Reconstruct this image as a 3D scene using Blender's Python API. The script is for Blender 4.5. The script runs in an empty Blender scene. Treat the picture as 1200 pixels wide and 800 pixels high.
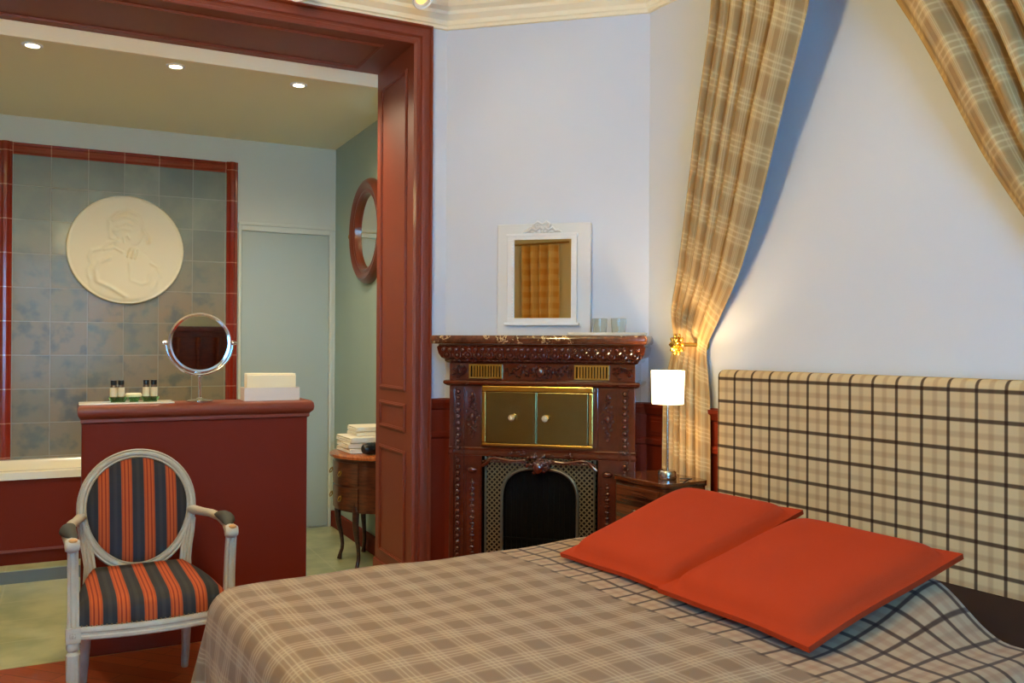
import bpy, bmesh, math, random
from mathutils import Vector, Matrix
random.seed(7)
C = bpy.context.scene.collection
R = math.radians
PI = math.pi

# ------------------------------------------------------------------ frames
# room plan frames: origin (x, y) and rotation; local x runs along the wall, local y goes into it
FR = {'u': ((-.325, 4.282), R(26.79)),     # wide opening / bathroom
      'f': ((.1618, 4.1583), R(-14.26)),    # chimney breast
      'r': ((.6275, 4.04), R(-58.67)),     # wall behind the bed
      'b': ((.811, 3.508), R(-58.67))}     # headboard front
def W(fr, x, y, z=0.):
    (ox, oy), a = FR[fr]
    return Vector((ox + x*math.cos(a) - y*math.sin(a), oy + x*math.sin(a) + y*math.cos(a), z))
def M(fr, x=0, y=0, z=0):
    return Matrix.Translation(W(fr, x, y, z)) @ Matrix.Rotation(FR[fr][1], 4, 'Z')

# ------------------------------------------------------------------ materials
def lin(c):
    return tuple((v/255/12.92 if v/255 <= .04045 else ((v/255+.055)/1.055)**2.4) for v in c) + (1,)
class NT:
    def __init__(s, name):
        s.m = bpy.data.materials.new(name); s.m.use_nodes = True
        s.t = s.m.node_tree; s.b = s.t.nodes['Principled BSDF']
    def n(s, kind, **kw):
        k = s.t.nodes.new(kind)
        for a, v in kw.items(): setattr(k, a, v)
        return k
    def l(s, a, b): s.t.links.new(a, b)
    def val(s, sock, v):
        if hasattr(v, 'is_output'): s.l(v, sock)
        else: sock.default_value = v
    def math(s, op, a, b=0., c=None):
        k = s.n('ShaderNodeMath', operation=op)
        s.val(k.inputs[0], a); s.val(k.inputs[1], b)
        if c is not None: s.val(k.inputs[2], c)
        return k.outputs[0]
    def mix(s, f, a, b, blend='MIX'):
        k = s.n('ShaderNodeMix', data_type='RGBA', blend_type=blend)
        s.val(k.inputs[0], f); s.val(k.inputs[6], a); s.val(k.inputs[7], b)
        return k.outputs[2]
    def coord(s, which='Object'):
        tc = s.n('ShaderNodeTexCoord'); sp = s.n('ShaderNodeSeparateXYZ')
        s.l(tc.outputs[which], sp.inputs[0])
        return tc.outputs[which], sp.outputs[0], sp.outputs[1], sp.outputs[2]
    def noise(s, vec, scale, detail=4, rough=.5):
        k = s.n('ShaderNodeTexNoise'); k.inputs['Scale'].default_value = scale
        k.inputs['Detail'].default_value = detail; k.inputs['Roughness'].default_value = rough
        if vec is not None: s.l(vec, k.inputs['Vector'])
        return k.outputs['Fac']
    def line(s, x, period, off, width, soft=.35):
        # 1 on a stripe of the given width centred at off (+ k*period)
        a = s.math('SUBTRACT', x, off)
        a = s.math('PINGPONG', a, period/2)
        k = s.n('ShaderNodeMapRange'); k.interpolation_type = 'SMOOTHSTEP'
        s.l(a, k.inputs[0])
        k.inputs[1].default_value = width/2*(1-soft); k.inputs[2].default_value = width/2*(1+soft)
        k.inputs[3].default_value = 1; k.inputs[4].default_value = 0
        return k.outputs[0]
    def ramp(s, f, lo, hi):
        k = s.n('ShaderNodeMapRange'); k.interpolation_type = 'SMOOTHSTEP'
        s.l(f, k.inputs[0]); k.inputs[1].default_value = lo; k.inputs[2].default_value = hi
        return k.outputs[0]
    def bump(s, h, strength=.3, dist=.01):
        k = s.n('ShaderNodeBump'); k.inputs['Strength'].default_value = strength
        k.inputs['Distance'].default_value = dist; s.l(h, k.inputs['Height'])
        s.l(k.outputs[0], s.b.inputs['Normal'])
    def col(s, c): s.val(s.b.inputs['Base Color'], c)
    def set(s, rough=.5, metal=0, coat=0, spec=.5):
        s.b.inputs['Roughness'].default_value = rough; s.b.inputs['Metallic'].default_value = metal
        s.b.inputs['Coat Weight'].default_value = coat; s.b.inputs['Specular IOR Level'].default_value = spec
        s.b.inputs['Coat Roughness'].default_value = .08

def simple(name, rgb, rough=.5, metal=0, coat=0, spec=.5, var=.0, vscale=8, bump=0, bscale=60):
    t = NT(name); t.set(rough, metal, coat, spec)
    c = lin(rgb)
    v, x, y, z = t.coord()
    if var:
        d = tuple(k*(1-var) for k in c[:3]) + (1,); u = tuple(min(1, k*(1+var)) for k in c[:3]) + (1,)
        t.col(t.mix(t.noise(v, vscale), d, u))
    else: t.col(c)
    if bump: t.bump(t.noise(v, bscale), bump, .004)
    return t.m

def wood(name, a, b, rough=.3, coat=.4, scale=(3, 30, 3), ring=.0):
    t = NT(name); t.set(rough, 0, coat)
    v, x, y, z = t.coord()
    mp = t.n('ShaderNodeMapping'); mp.inputs['Scale'].default_value = scale; t.l(v, mp.inputs[0])
    f = t.noise(mp.outputs[0], 2.5, 6, .6)
    t.col(t.mix(t.ramp(f, .35, .65), lin(a), lin(b)))
    t.bump(f, .06, .002)
    return t.m

def tartan(name, base, dark, cream, src='UV', period=.155, py=None):
    """tan cloth with bundles of fine cream lines both ways"""
    t = NT(name); t.set(.9, 0, 0, .2)
    b = t.b; b.inputs['Sheen Weight'].default_value = .1
    v, x, y, z = t.coord(src); py = py or period
    c = lin(base); sock = c
    for ax, P in ((x, period), (y, py)):
        sock = t.mix(t.math('MULTIPLY', t.line(ax, P, P*.5, P*.46, .2), .34), sock, lin(dark))
    for ax, P in ((x, period), (y, py)):
        for o, k in ((-.20, .45), (-.07, .75), (.07, .75), (.20, .45)):
            sock = t.mix(t.math('MULTIPLY', t.line(ax, P, o*P, .042*P, .6), k*.62), sock, lin(cream))
        sock = t.mix(t.math('MULTIPLY', t.line(ax, P, 0, .50*P, .2), .14), sock, lin(cream))
    return t, x, y, v, sock

def window_check(t, x, y, base, px, py, ox, oy):
    faint, dark = lin((122, 84, 66)), lin((42, 24, 22))
    s = lin(base)
    s = t.mix(t.math('MULTIPLY', t.line(x, px, ox+px/2, .016, .5), .30), s, faint)
    s = t.mix(t.math('MULTIPLY', t.line(y, py, oy+py/2, .018, .5), .30), s, faint)
    s = t.mix(t.math('MULTIPLY', t.line(x, px, ox, .0105, .4), .88), s, dark)
    s = t.mix(t.math('MULTIPLY', t.line(y, py, oy, .0125, .4), .88), s, dark)
    return s
def weave(t, vec, k=.15):
    w = t.noise(vec, 450, 2); t.bump(w, k, .002)

MAT = {}
MAT['wall_blue'] = simple('wall_paint_pale_blue', (208, 217, 234), .75, var=.03, vscale=2, spec=.3)
MAT['wall_bath'] = simple('wall_paint_grey_blue', (200, 206, 194), .6, var=.03, vscale=2, spec=.4)
MAT['wall_green'] = simple('wall_paint_sage', (152, 174, 166), .6, var=.05, vscale=2, spec=.4)
MAT['cream'] = simple('plaster_cream', (248, 238, 210), .7, spec=.3)
MAT['ceil_bath'] = simple('ceiling_paint_olive', (240, 234, 200), .7, spec=.3)
MAT['terra'] = simple('painted_wood_terracotta', (124, 54, 32), .5, coat=.05, var=.08, vscale=6, spec=.4)
MAT['terra_dark'] = simple('painted_panel_oxblood', (108, 34, 17), .6, coat=.0, var=.06, vscale=4, spec=.15)
MAT['glaze'] = simple('glazed_ceramic_brown', (80, 29, 18), .09, coat=.9, var=.4, vscale=25, bump=.12, bscale=50)
MAT['brass'] = simple('brass_polished', (198, 162, 84), .24, metal=1, var=.12, vscale=5)
MAT['brass_door'] = simple('brass_brushed_door', (132, 122, 80), .24, metal=1, var=.25, vscale=4, bump=.05, bscale=7)
MAT['gold'] = simple('gilded_metal', (240, 190, 84), .25, metal=1, bump=.3, bscale=90)
MAT['chrome'] = simple('chrome', (225, 225, 228), .08, metal=1)
MAT['steel'] = simple('brushed_steel', (190, 186, 178), .25, metal=1)
MAT['black'] = simple('matte_black', (8, 8, 8), .8, spec=.1)  # plain flat black for the hearth screen and vent backings
MAT['black_gloss'] = simple('black_plastic', (14, 14, 16), .3)
MAT['white_paint'] = simple('white_paint', (222, 226, 234), .45, spec=.4)
MAT['white_enamel'] = simple('white_enamel', (232, 226, 200), .2, coat=.5)
MAT['porcelain'] = simple('white_porcelain', (238, 234, 222), .2, coat=.4)
MAT['plaster'] = simple('medallion_plaster', (216, 208, 178), .65, spec=.3)
MAT['towel'] = simple('terry_cloth_white', (240, 234, 214), .95, bump=.6, bscale=350, spec=.1)
MAT['paper'] = simple('paper_cream', (244, 234, 202), .8, spec=.2)
MAT['paper_box'] = simple('white_box', (222, 212, 204), .6)
MAT['orange'] = simple('orange_felt', (164, 54, 24), .9, var=.05, vscale=9, bump=.25, bscale=400, spec=.15)
MAT['dark_sheet'] = simple('dark_brown_sheet', (48, 32, 28), .9, spec=.15)
MAT['chair_paint'] = simple('distressed_grey_paint', (176, 170, 154), .5, var=.18, vscale=22, bump=.25, bscale=60)
MAT['chair_worn'] = simple('worn_bare_wood', (190, 140, 84), .5, var=.2, vscale=30)
MAT['bottle_label'] = simple('cream_label', (214, 200, 166), .5)
MAT['bottle_dark'] = simple('dark_liquid', (84, 70, 62), .15, coat=.4)
MAT['soap'] = simple('soap_cream', (240, 226, 178), .4)
MAT['walnut'] = wood('walnut_inlaid', (64, 30, 18), (100, 52, 28), .3, .5, (4, 4, 30))
MAT['walnut_dark'] = wood('walnut_dark_edge', (46, 22, 14), (70, 34, 20), .35, .3, (4, 4, 30))
MAT['macassar'] = wood('striped_dark_veneer', (42, 22, 16), (104, 56, 32), .16, .7, (1.2, 1.2, 26))
MAT['oak_red'] = wood('reddish_wood', (78, 30, 20), (110, 46, 28), .35, .4, (3, 3, 20))

t = NT('marble_brown'); t.set(.12, 0, .6)
v, x, y, z = t.coord()
ns = t.noise(v, 9, 8, .65); n2 = t.noise(v, 30, 6, .7)
c = t.mix(t.ramp(n2, .3, .7), lin((64, 34, 24)), lin((108, 62, 42)))
k = t.ramp(t.math('ABSOLUTE', t.math('SUBTRACT', ns, .56)), .0, .020)
t.col(t.mix(k, lin((214, 178, 130)), c)); MAT['marble'] = t.m

def glass(name, rgb, rough=0., ior=1.45, alpha=None):
    t = NT(name); t.set(rough); t.b.inputs['Transmission Weight'].default_value = 1
    t.b.inputs['IOR'].default_value = ior; t.col(lin(rgb)); return t.m
MAT['glass'] = glass('clear_glass', (238, 242, 240))
MAT['glass_green'] = glass('green_glass', (150, 215, 160), .05)
MAT['crystal'] = simple('cut_crystal', (240, 232, 206), .08, metal=.55, coat=1)
MAT['pane'] = glass('unseen_window_pane', (240, 246, 250))
MAT['mirror'] = simple('silvered_glass', (236, 230, 208), .02, metal=1)

def emit(name, rgb, strength):
    t = NT(name); t.b.inputs['Emission Color'].default_value = lin(rgb)
    t.b.inputs['Emission Strength'].default_value = strength; t.col(lin(rgb)); return t.m
MAT['lamp_on'] = emit('halogen_on', (255, 226, 170), 30)
MAT['bulb'] = emit('bulb_on', (255, 214, 150), 12)
t = NT('lamp_shade_cloth'); t.set(.8); t.col(lin((250, 238, 210)))
t.b.inputs['Emission Color'].default_value = lin((255, 226, 172)); t.b.inputs['Emission Strength'].default_value = 4
t.b.inputs['Transmission Weight'].default_value = .0
MAT['shade'] = t.m

# tiles behind the bath: grey green glaze with warm blotches
t = NT('bath_wall_tiles'); t.set(.42, 0, .05)
v, x, y, z = t.coord()
cell = t.n('ShaderNodeVectorMath', operation='SNAP'); cell.inputs[1].default_value = (.2055, 5, .2055)
sh = t.n('ShaderNodeVectorMath', operation='SUBTRACT'); sh.inputs[1].default_value = (-1.944, 0, -.03-.2055*2)
t.l(v, sh.inputs[0]); t.l(sh.outputs[0], cell.inputs[0])
wn = t.n('ShaderNodeTexWhiteNoise', noise_dimensions='3D'); t.l(cell.outputs[0], wn.inputs['Vector'])
vv = t.n('ShaderNodeVectorMath', operation='ADD'); sc = t.n('ShaderNodeVectorMath', operation='SCALE'); sc.inputs['Scale'].default_value = 5
t.l(wn.outputs['Color'], sc.inputs[0]); t.l(v, vv.inputs[0]); t.l(sc.outputs[0], vv.inputs[1])
blot = t.noise(vv.outputs[0], 9, 3, .5)
low = t.ramp(z, 1.95, 1.45)        # the lower rows of tiles are fired browner
k1 = t.n('ShaderNodeMapRange'); t.l(z, k1.inputs[0]); k1.inputs[1].default_value = 2.0; k1.inputs[2].default_value = 1.55
g = t.mix(wn.outputs['Value'], lin((106, 112, 88)), lin((126, 132, 106)))
g = t.mix(t.math('MULTIPLY', t.ramp(t.noise(v, 7, 4), .3, .7), .5), g, lin((86, 94, 82)))
brown = t.mix(t.math('MULTIPLY', t.ramp(blot, .30, .52), .95), lin((80, 82, 68)), lin((134, 114, 78)))
c = t.mix(t.math('MULTIPLY', k1.outputs[0], t.math('ADD', .45, t.math('MULTIPLY', wn.outputs['Value'], .55))), g, brown)
gx = t.line(sh.outputs[0] if False else t.math('ADD', x, 1.944), .2055, 0, .006)
gz = t.line(t.math('ADD', z, .03), .2055, 0, .006)
gr = t.math('MAXIMUM', gx, gz)
t.col(t.mix(t.math('MULTIPLY', gr, .4), c, lin((160, 162, 142))))
t.bump(t.math('ADD', t.math('SUBTRACT', 1., gr), t.math('MULTIPLY', blot, .6)), .35, .004)
MAT['tiles'] = t.m
# red border tiles
def border(name, axis):
    t = NT(name); t.set(.13, 0, .8); v, x, y, z = t.coord()
    ax = x if axis == 'x' else z; off = 1.944 if axis == 'x' else .03
    gr = t.line(t.math('ADD', ax, off), .2055, 0, .006)
    c = t.mix(t.noise(v, 6), lin((110, 22, 12)), lin((150, 40, 20)))
    t.col(t.mix(t.math('MULTIPLY', gr, .7), c, lin((190, 120, 96)))); return t.m
MAT['bord_x'] = border('red_border_tiles_across', 'x'); MAT['bord_z'] = border('red_border_tiles_upright', 'z')
# floors
t = NT('floor_tiles_sage'); t.set(.3, 0, .15); v, x, y, z = t.coord()
gr = t.math('MAXIMUM', t.line(x, .33, .05, .008), t.line(y, .33, .02, .008))
c = t.mix(t.ramp(t.noise(v, 5, 5), .3, .7), lin((150, 160, 118)), lin((186, 190, 146)))
t.col(t.mix(t.math('MULTIPLY', gr, .55), c, lin((196, 196, 160)))); MAT['floor_tile'] = t.m
t = NT('parquet'); t.set(.4, 0, .08); v, x, y, z = t.coord()
mp = t.n('ShaderNodeMapping'); mp.inputs['Rotation'].default_value = (0, 0, R(45)); t.l(v, mp.inputs[0])
br = t.n('ShaderNodeTexBrick'); t.l(mp.outputs[0], br.inputs['Vector']); br.inputs['Scale'].default_value = 1
br.inputs['Brick Width'].default_value = .42; br.inputs['Row Height'].default_value = .075; br.inputs['Mortar Size'].default_value = .0015
br.inputs['Color1'].default_value = lin((160, 66, 22)); br.inputs['Color2'].default_value = lin((188, 88, 32)); br.inputs['Mortar'].default_value = lin((50, 18, 8))
mp2 = t.n('ShaderNodeMapping'); mp2.inputs['Scale'].default_value = (3, 40, 3); t.l(mp.outputs[0], mp2.inputs[0])
t.col(t.mix(t.math('MULTIPLY', t.noise(mp2.outputs[0], 3, 5), .6), br.outputs[0], lin((96, 36, 16)))); MAT['parquet'] = t.m
# stripes of the armchair
def stripes(name, off):
    t = NT(name); t.set(.8, 0, 0, .25); v, x, y, z = t.coord(); P = .079
    navy = t.mix(t.line(x, P, off+P/2, .012, .5), lin((40, 42, 48)), lin((50, 52, 54)))
    s = t.mix(t.line(x, P, off, .037, .1), navy, lin((172, 80, 38)))
    for o in (-.0065, .0065): s = t.mix(t.math('MULTIPLY', t.line(x, P, off+o, .0045, .3), .85), s, lin((110, 28, 16)))
    for o in (-.0155, .0155): s = t.mix(t.math('MULTIPLY', t.line(x, P, off+o, .003, .3), .5), s, lin((120, 34, 16)))
    t.col(s); t.bump(t.noise(v, 300, 2), .15, .002); return t.m
MAT['stripe_back'] = stripes('striped_fabric_back', .0395); MAT['stripe_seat'] = stripes('striped_fabric_seat', -.014)
# bed textiles
TAN, TAND, CRM = (126, 105, 86), (112, 91, 71), (174, 159, 134)
t, x, y, v, s = tartan('tartan_curtain_cloth', (166, 135, 92), (141, 112, 72), (213, 189, 141), period=.14); t.col(s); weave(t, v); MAT['curtain'] = t.m
t, x, y, v, s = tartan('tartan_spread_cloth', TAN, TAND, CRM, period=.106, py=.092)
chk = window_check(t, x, y, (160, 139, 113), .074, .074, .02, .0)
edge = t.math('ADD', y, t.math('MULTIPLY', t.math('SINE', t.math('MULTIPLY', x, 84.9)), .006))
t.col(t.mix(t.ramp(edge, -1.045, -1.025), s, chk)); weave(t, v); MAT['spread'] = t.m
t = NT('window_check_cloth'); t.set(.9, 0, 0, .2); v, x, y, z = t.coord()
t.col(window_check(t, x, z, (202, 177, 136), .088, .0888, .018, 1.152)); weave(t, v); MAT['check'] = t.m
# fret grille around the hearth
t = NT('fretwork_metal'); t.set(.35, .6); v, x, y, z = t.coord()
p = t.math('ADD', x, z); q = t.math('SUBTRACT', x, z)
la = t.math('MAXIMUM', t.line(p, .0235, 0, .0085, .2), t.line(q, .0235, 0, .0085, .2))
t.col(t.mix(la, lin((8, 7, 6)), lin((128, 116, 84)))); t.bump(la, .6, .004); MAT['fret'] = t.m

# ------------------------------------------------------------------ mesh builder
class MB:
    def __init__(s): s.b = bmesh.new(); s.uv = None
    def mark(s): return len(s.b.verts)
    def face(s, vs):
        try: return s.b.faces.new(vs)
        except ValueError: return None
    def box(s, x0, x1, y0, y1, z0, z1):
        v = [s.b.verts.new((x, y, z)) for z in (z0, z1) for y in (y0, y1) for x in (x0, x1)]
        for f in ((0, 2, 3, 1), (4, 5, 7, 6), (0, 1, 5, 4), (2, 6, 7, 3), (0, 4, 6, 2), (1, 3, 7, 5)): s.face([v[i] for i in f])
        return s
    def rings(s, rings, closed=True, cap=True):
        vs = [[s.b.verts.new(p) for p in r] for r in rings]; n = len(vs[0])
        for a, b in zip(vs, vs[1:]):
            for i in range(n if closed else n-1): s.face([a[i], a[(i+1) % n], b[(i+1) % n], b[i]])
        if cap: s.face(vs[0][::-1]); s.face(vs[-1])
        return s
    def lathe(s, prof, c=(0, 0, 0), seg=24, axis='z', sx=1, sy=1):
        rs = []
        for r, h in prof:
            ring = []
            for i in range(seg):
                a = 2*PI*i/seg; p = (max(r, 1e-4)*math.cos(a)*sx, max(r, 1e-4)*math.sin(a)*sy, h)
                if axis == 'y': p = (p[0], h, -p[1])
                if axis == 'x': p = (h, p[0], p[1])
                ring.append((p[0]+c[0], p[1]+c[1], p[2]+c[2]))
            rs.append(ring)
        return s.rings(rs, cap=(prof[0][0] < .02 and prof[-1][0] < .02))
    def tube(s, pts, rad, seg=10, flat=1., up=None, closed=False):
        pts = [Vector(p) for p in pts]; n = len(pts)
        if not hasattr(rad, '__len__'): rad = [rad]*n
        rs = []; prev = Vector(up) if up else None
        for i, p in enumerate(pts):
            if closed: d = pts[(i+1) % n]-pts[i-1]
            else: d = pts[min(i+1, n-1)]-pts[max(i-1, 0)]
            d.normalize()
            if prev is None: prev = d.orthogonal().normalized()
            a = (prev - d*prev.dot(d)).normalized(); b = d.cross(a)
            if not up: prev = a
            rs.append([p + a*rad[i]*math.cos(2*PI*k/seg)*flat + b*rad[i]*math.sin(2*PI*k/seg) for k in range(seg)])
        if closed: rs.append(rs[0]); return s.rings(rs, cap=False)
        return s.rings(rs)
    def sweep(s, prof, pts, side, closed=False):
        """profile (a, b): a along `side` vector function(i), b along second"""
        rs = []
        for i, p in enumerate(pts):
            u, w = side(i); rs.append([Vector(p)+u*a+w*b for a, b in prof])
        if closed: rs.append(rs[0])
        return s.rings(rs, cap=not closed)
    def extr(s, poly, y0, y1, axis='y'):
        def P(a, b, h):
            return {'y': (a, h, b), 'x': (h, a, b), 'z': (a, b, h)}[axis]
        return s.rings([[P(a, b, y0) for a, b in poly], [P(a, b, y1) for a, b in poly]])
    def ball(s, c, r, seg=10, rot=None):
        if not hasattr(r, '__len__'): r = (r, r, r)
        rs = []; nr = max(4, seg//2)
        for j in range(nr+1):
            ph = PI*j/nr; ring = []
            for i in range(seg):
                a = 2*PI*i/seg; q = Vector((max(math.sin(ph), .01)*math.cos(a)*r[0], max(math.sin(ph), .01)*math.sin(a)*r[1], math.cos(ph)*r[2]))
                if rot: q = rot @ q
                ring.append(q+Vector(c))
            rs.append(ring)
        return s.rings(rs)
    def grid(s, fn, nu, nv, uvf=None):
        vs = [[s.b.verts.new(fn(i/nu, j/nv)) for i in range(nu+1)] for j in range(nv+1)]
        if uvf and not s.uv: s.uv = s.b.loops.layers.uv.new('UVMap')
        for j in range(nv):
            for i in range(nu):
                f = s.face([vs[j][i], vs[j][i+1], vs[j+1][i+1], vs[j+1][i]])
                if f and uvf:
                    for lp, (a, b) in zip(f.loops, ((i, j), (i+1, j), (i+1, j+1), (i, j+1))): lp[s.uv].uv = uvf(a/nu, b/nv)
        return s
    def build(s, name, mat, parent=None, smooth=35, bevel=0, mw=None, solid=0, subsurf=0, fix=True):
        if fix: bmesh.ops.recalc_face_normals(s.b, faces=s.b.faces[:])
        me = bpy.data.meshes.new(name); s.b.to_mesh(me); s.b.free()
        me.materials.append(MAT[mat] if isinstance(mat, str) else mat)
        if smooth:
            for p in me.polygons: p.use_smooth = True
            me.set_sharp_from_angle(angle=R(smooth))
        o = bpy.data.objects.new(name, me); C.objects.link(o)
        if parent: o.parent = parent
        if mw is not None: o.matrix_world = mw
        if subsurf: k = o.modifiers.new('s', 'SUBSURF'); k.levels = k.render_levels = subsurf
        if solid: k = o.modifiers.new('t', 'SOLIDIFY'); k.thickness = solid; k.offset = -1
        if bevel:
            k = o.modifiers.new('b', 'BEVEL'); k.width = bevel; k.segments = 3; k.limit_method = 'ANGLE'; k.angle_limit = R(40)
        return o
def tag(o, label, cat, group=None):
    o['label'] = label; o['category'] = cat
    if group: o['group'] = group
    return o
def thing(name, label, cat, mw, group=None):
    o = bpy.data.objects.new(name, None); o.empty_display_size = .1; C.objects.link(o); o.matrix_world = mw
    return tag(o, label, cat, group)
def struct(name, mb, mat, mw=None, **kw):
    o = mb.build(name, mat, None, mw=mw, **kw); o['kind'] = 'structure'; return o
def copy_tree(o, parent=None):
    c = o.copy(); C.objects.link(c); c.parent = parent
    for ch in list(o.children): copy_tree(ch, c)
    return c
def part(o, label): o['label'] = label; return o

# ------------------------------------------------------------------ shell
CEIL, CORN, BC = 3.02, 2.81, 2.65
C1, C2 = W('u', 0, 0), W('r', 0, 0)
FL, RF = W('u', -5.6, 0), W('r', 6.3, 0)
RL = Vector((-3.74, -2.0, 0))
RF = Vector((W('r', 6.5, 0).x, W('r', 6.5, 0).y, 0))
# opening wall (frame u): thick wall with a wide opening from -2.80 to -.176
OX0, OX1, OZ, OD = -2.80, -.176, 2.715, .533
Mu, Mf, Mr, Mb = M('u'), M('f'), M('r'), M('b')
m = MB(); LT = .020
m.box(-5.6, OX0-LT, .0, OD, 0, CEIL); m.box(OX1+LT, -.0, .0, OD, 0, CEIL); m.box(OX0-LT, OX1+LT, 0, OD, OZ+LT, CEIL)
struct('wall_left', m, 'wall_blue', Mu, smooth=0)
m = MB(); m.box(-.503, .482, 0, .12, 0, CEIL); struct('wall_far', m, 'wall_blue', Mf, smooth=0)
m = MB(); m.box(0, 6.5, 0, .12, 0, CEIL); struct('wall_right', m, 'wall_blue', Mr, smooth=0)
def wall_seg(name, a, b, mat, z0=0, z1=CEIL, th=.12):
    """wall from a to b; its room side lies right of a->b"""
    d = (b-a); L = d.length; ang = math.atan2(d.y, d.x)
    mm = MB().box(0, L, 0, th, z0, z1)
    return struct(name, mm, mat, Matrix.Translation((a.x, a.y, 0)) @ Matrix.Rotation(ang, 4, 'Z'), smooth=0)
# rear wall, seen in the small mirror; unseen window added for cool daylight
d = RL-RF; RA = math.atan2(d.y, d.x); RLn = d.length
Mrear = Matrix.Translation((RF.x, RF.y, 0)) @ Matrix.Rotation(RA, 4, 'Z')   # local x from right corner to left corner, y outward
def rearx(X):   # world X on the rear wall -> local x
    return (RF.x-X)/(RF.x-RL.x)*RLn
wx0, wx1, wz0, wz1 = rearx(1.5), rearx(.1), .6, 2.5
m = MB(); m.box(0, wx0, 0, .12, 0, CEIL); m.box(wx1, RLn, 0, .12, 0, CEIL); m.box(wx0, wx1, 0, .12, 0, wz0); m.box(wx0, wx1, 0, .12, wz1, CEIL)
struct('wall_rear', m, simple('wall_paint_cream', (226, 212, 168), .7), Mrear, smooth=0)
wall_seg('wall_side', RL, FL, 'wall_blue')
m = MB()
for a, b, c_, e in ((wx0, wx0+.06, wz0, wz1), (wx1-.06, wx1, wz0, wz1), (wx0+.06, wx1-.06, wz0, wz0+.06), (wx0+.06, wx1-.06, wz1-.06, wz1), ((wx0+wx1)/2-.03, (wx0+wx1)/2+.03, wz0+.06, wz1-.06)):
    m.box(a, b, .0, .07, c_, e)
wf = struct('unseen_window_1', m, 'cream', Mrear, smooth=0)
p_ = MB().box(wx0+.06, wx1-.06, .03, .036, wz0+.06, wz1-.06).build('unseen_window_pane', 'pane', wf, smooth=0)
# floors and ceilings
def poly(name, pts, z, mat, th=.1, up=False, mw=None):
    mm = MB(); z0, z1 = (z, z+th) if up else (z-th, z)
    mm.rings([[(p[0], p[1], z0) for p in pts], [(p[0], p[1], z1) for p in pts]])
    return struct(name, mm, mat, mw, smooth=0)
m = MB(); lc = Mu.inverted()
pts = [FL, C1, C2, RF, RL]
room = [tuple((lc @ Vector((p.x, p.y, 0)))[:2]) for p in pts]
room = [(-5.6, .0)] + [(0, 0)] + room[2:]
poly('floor', room, 0, 'parquet', mw=Mu)
poly('ceiling', room, CEIL, 'cream', up=True, mw=Mu)
BX0, BX1, BY1 = -3.6, .039, 2.129
bath = [(BX0, .0), (BX1, .0), (BX1, BY1), (BX0, BY1)]
poly('floor.001', bath, 0, 'floor_tile', mw=Mu)
poly('ceiling.001', [(BX0, OD+.026), (BX1, OD+.026), (BX1, BY1), (BX0, BY1)], BC, 'ceil_bath', up=True, mw=Mu)
m = MB().box(BX0, BX1+.1, BY1, BY1+.1, 0, CEIL); struct('wall_bath_far', m, 'wall_bath', Mu, smooth=0)
m = MB().box(BX1, BX1+.1, OD, BY1, 0, CEIL); struct('wall_bath_right', m, 'wall_green', Mu, smooth=0)
m = MB().box(BX0-.1, BX0, OD, BY1, 0, CEIL); struct('wall_bath_left', m, 'wall_bath', Mu, smooth=0)
# cream fascia where the lowered bathroom ceiling meets the opening
m = MB().box(OX0-.3, BX1, OD, OD+.025, BC-.004, CEIL-.2); struct('trim_1', m, 'cream', Mu, smooth=0)

# casing of the opening, swept round right side, top and left side
prof = [(0, .0), (0, -.018), (.012, -.024), (.022, -.024), (.026, -.016), (.034, -.016), (.040, -.026), (.052, -.030), (.060, -.030), (.064, -.020), (.078, -.020), (.084, -.034), (.092, -.034), (.095, 0)]
m = MB()
path = [(OX1, 0, 0), (OX1, 0, OZ), (OX0, 0, OZ), (OX0, 0, 0)]
outw = [Vector((1, 0, 0)), Vector((1, 0, 1)), Vector((-1, 0, 1)), Vector((-1, 0, 0))]
m.sweep(prof, path, lambda i: (outw[i], Vector((0, 1, 0))))
struct('trim_2', m, 'terra', Mu, smooth=20)
# panelled lining of the reveal
m = MB(); T = .02
m.box(OX1, OX1+T-.001, -.001, OD, 0, OZ+T); m.box(OX0-T+.001, OX0, -.001, OD, 0, OZ+T); m.box(OX0, OX1, -.001, OD, OZ, OZ+T-.001)
def frame_ridge(mb, u0, u1, v0, v1, at, h, w, plane):
    """rectangular moulding; plane 'x' = on a surface facing -x at x=at (u=y, v=z), 'z' = facing down at z=at (u=x, v=y), 'y' = facing -y"""
    for k, (ww, hh) in enumerate(((w, h*.6), (w*.45, h))):
        o = (w-ww)/2
        for a, b, c_, e in ((u0+o, u0+o+ww, v0+o, v1-o), (u1-o-ww, u1-o, v0+o, v1-o), (u0+o+ww, u1-o-ww, v0+o, v0+o+ww), (u0+o+ww, u1-o-ww, v1-o-ww, v1-o)):
            if plane == 'x': mb.box(at-hh, at, a, b, c_, e)
            elif plane == 'X': mb.box(at, at+hh, a, b, c_, e)
            elif plane == 'z': mb.box(a, b, c_, e, at-hh, at)
            else: mb.box(a, b, at-hh, at, c_, e)
for z0, z1 in ((.20, .76), (.85, .99), (1.05, 2.62)):
    frame_ridge(m, .07, OD-.07, z0, z1, OX1, .010, .022, 'x'); frame_ridge(m, .07, OD-.07, z0, z1, OX0, .010, .022, 'X')
frame_ridge(m, OX0+.12, OX1-.12, .07, OD-.07, OZ, .010, .022, 'z')
m.box(OX1-.012, OX1, .0, OD, 0, .15)
struct('trim_3', m, 'terra', Mu, smooth=0, bevel=.002)

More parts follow.
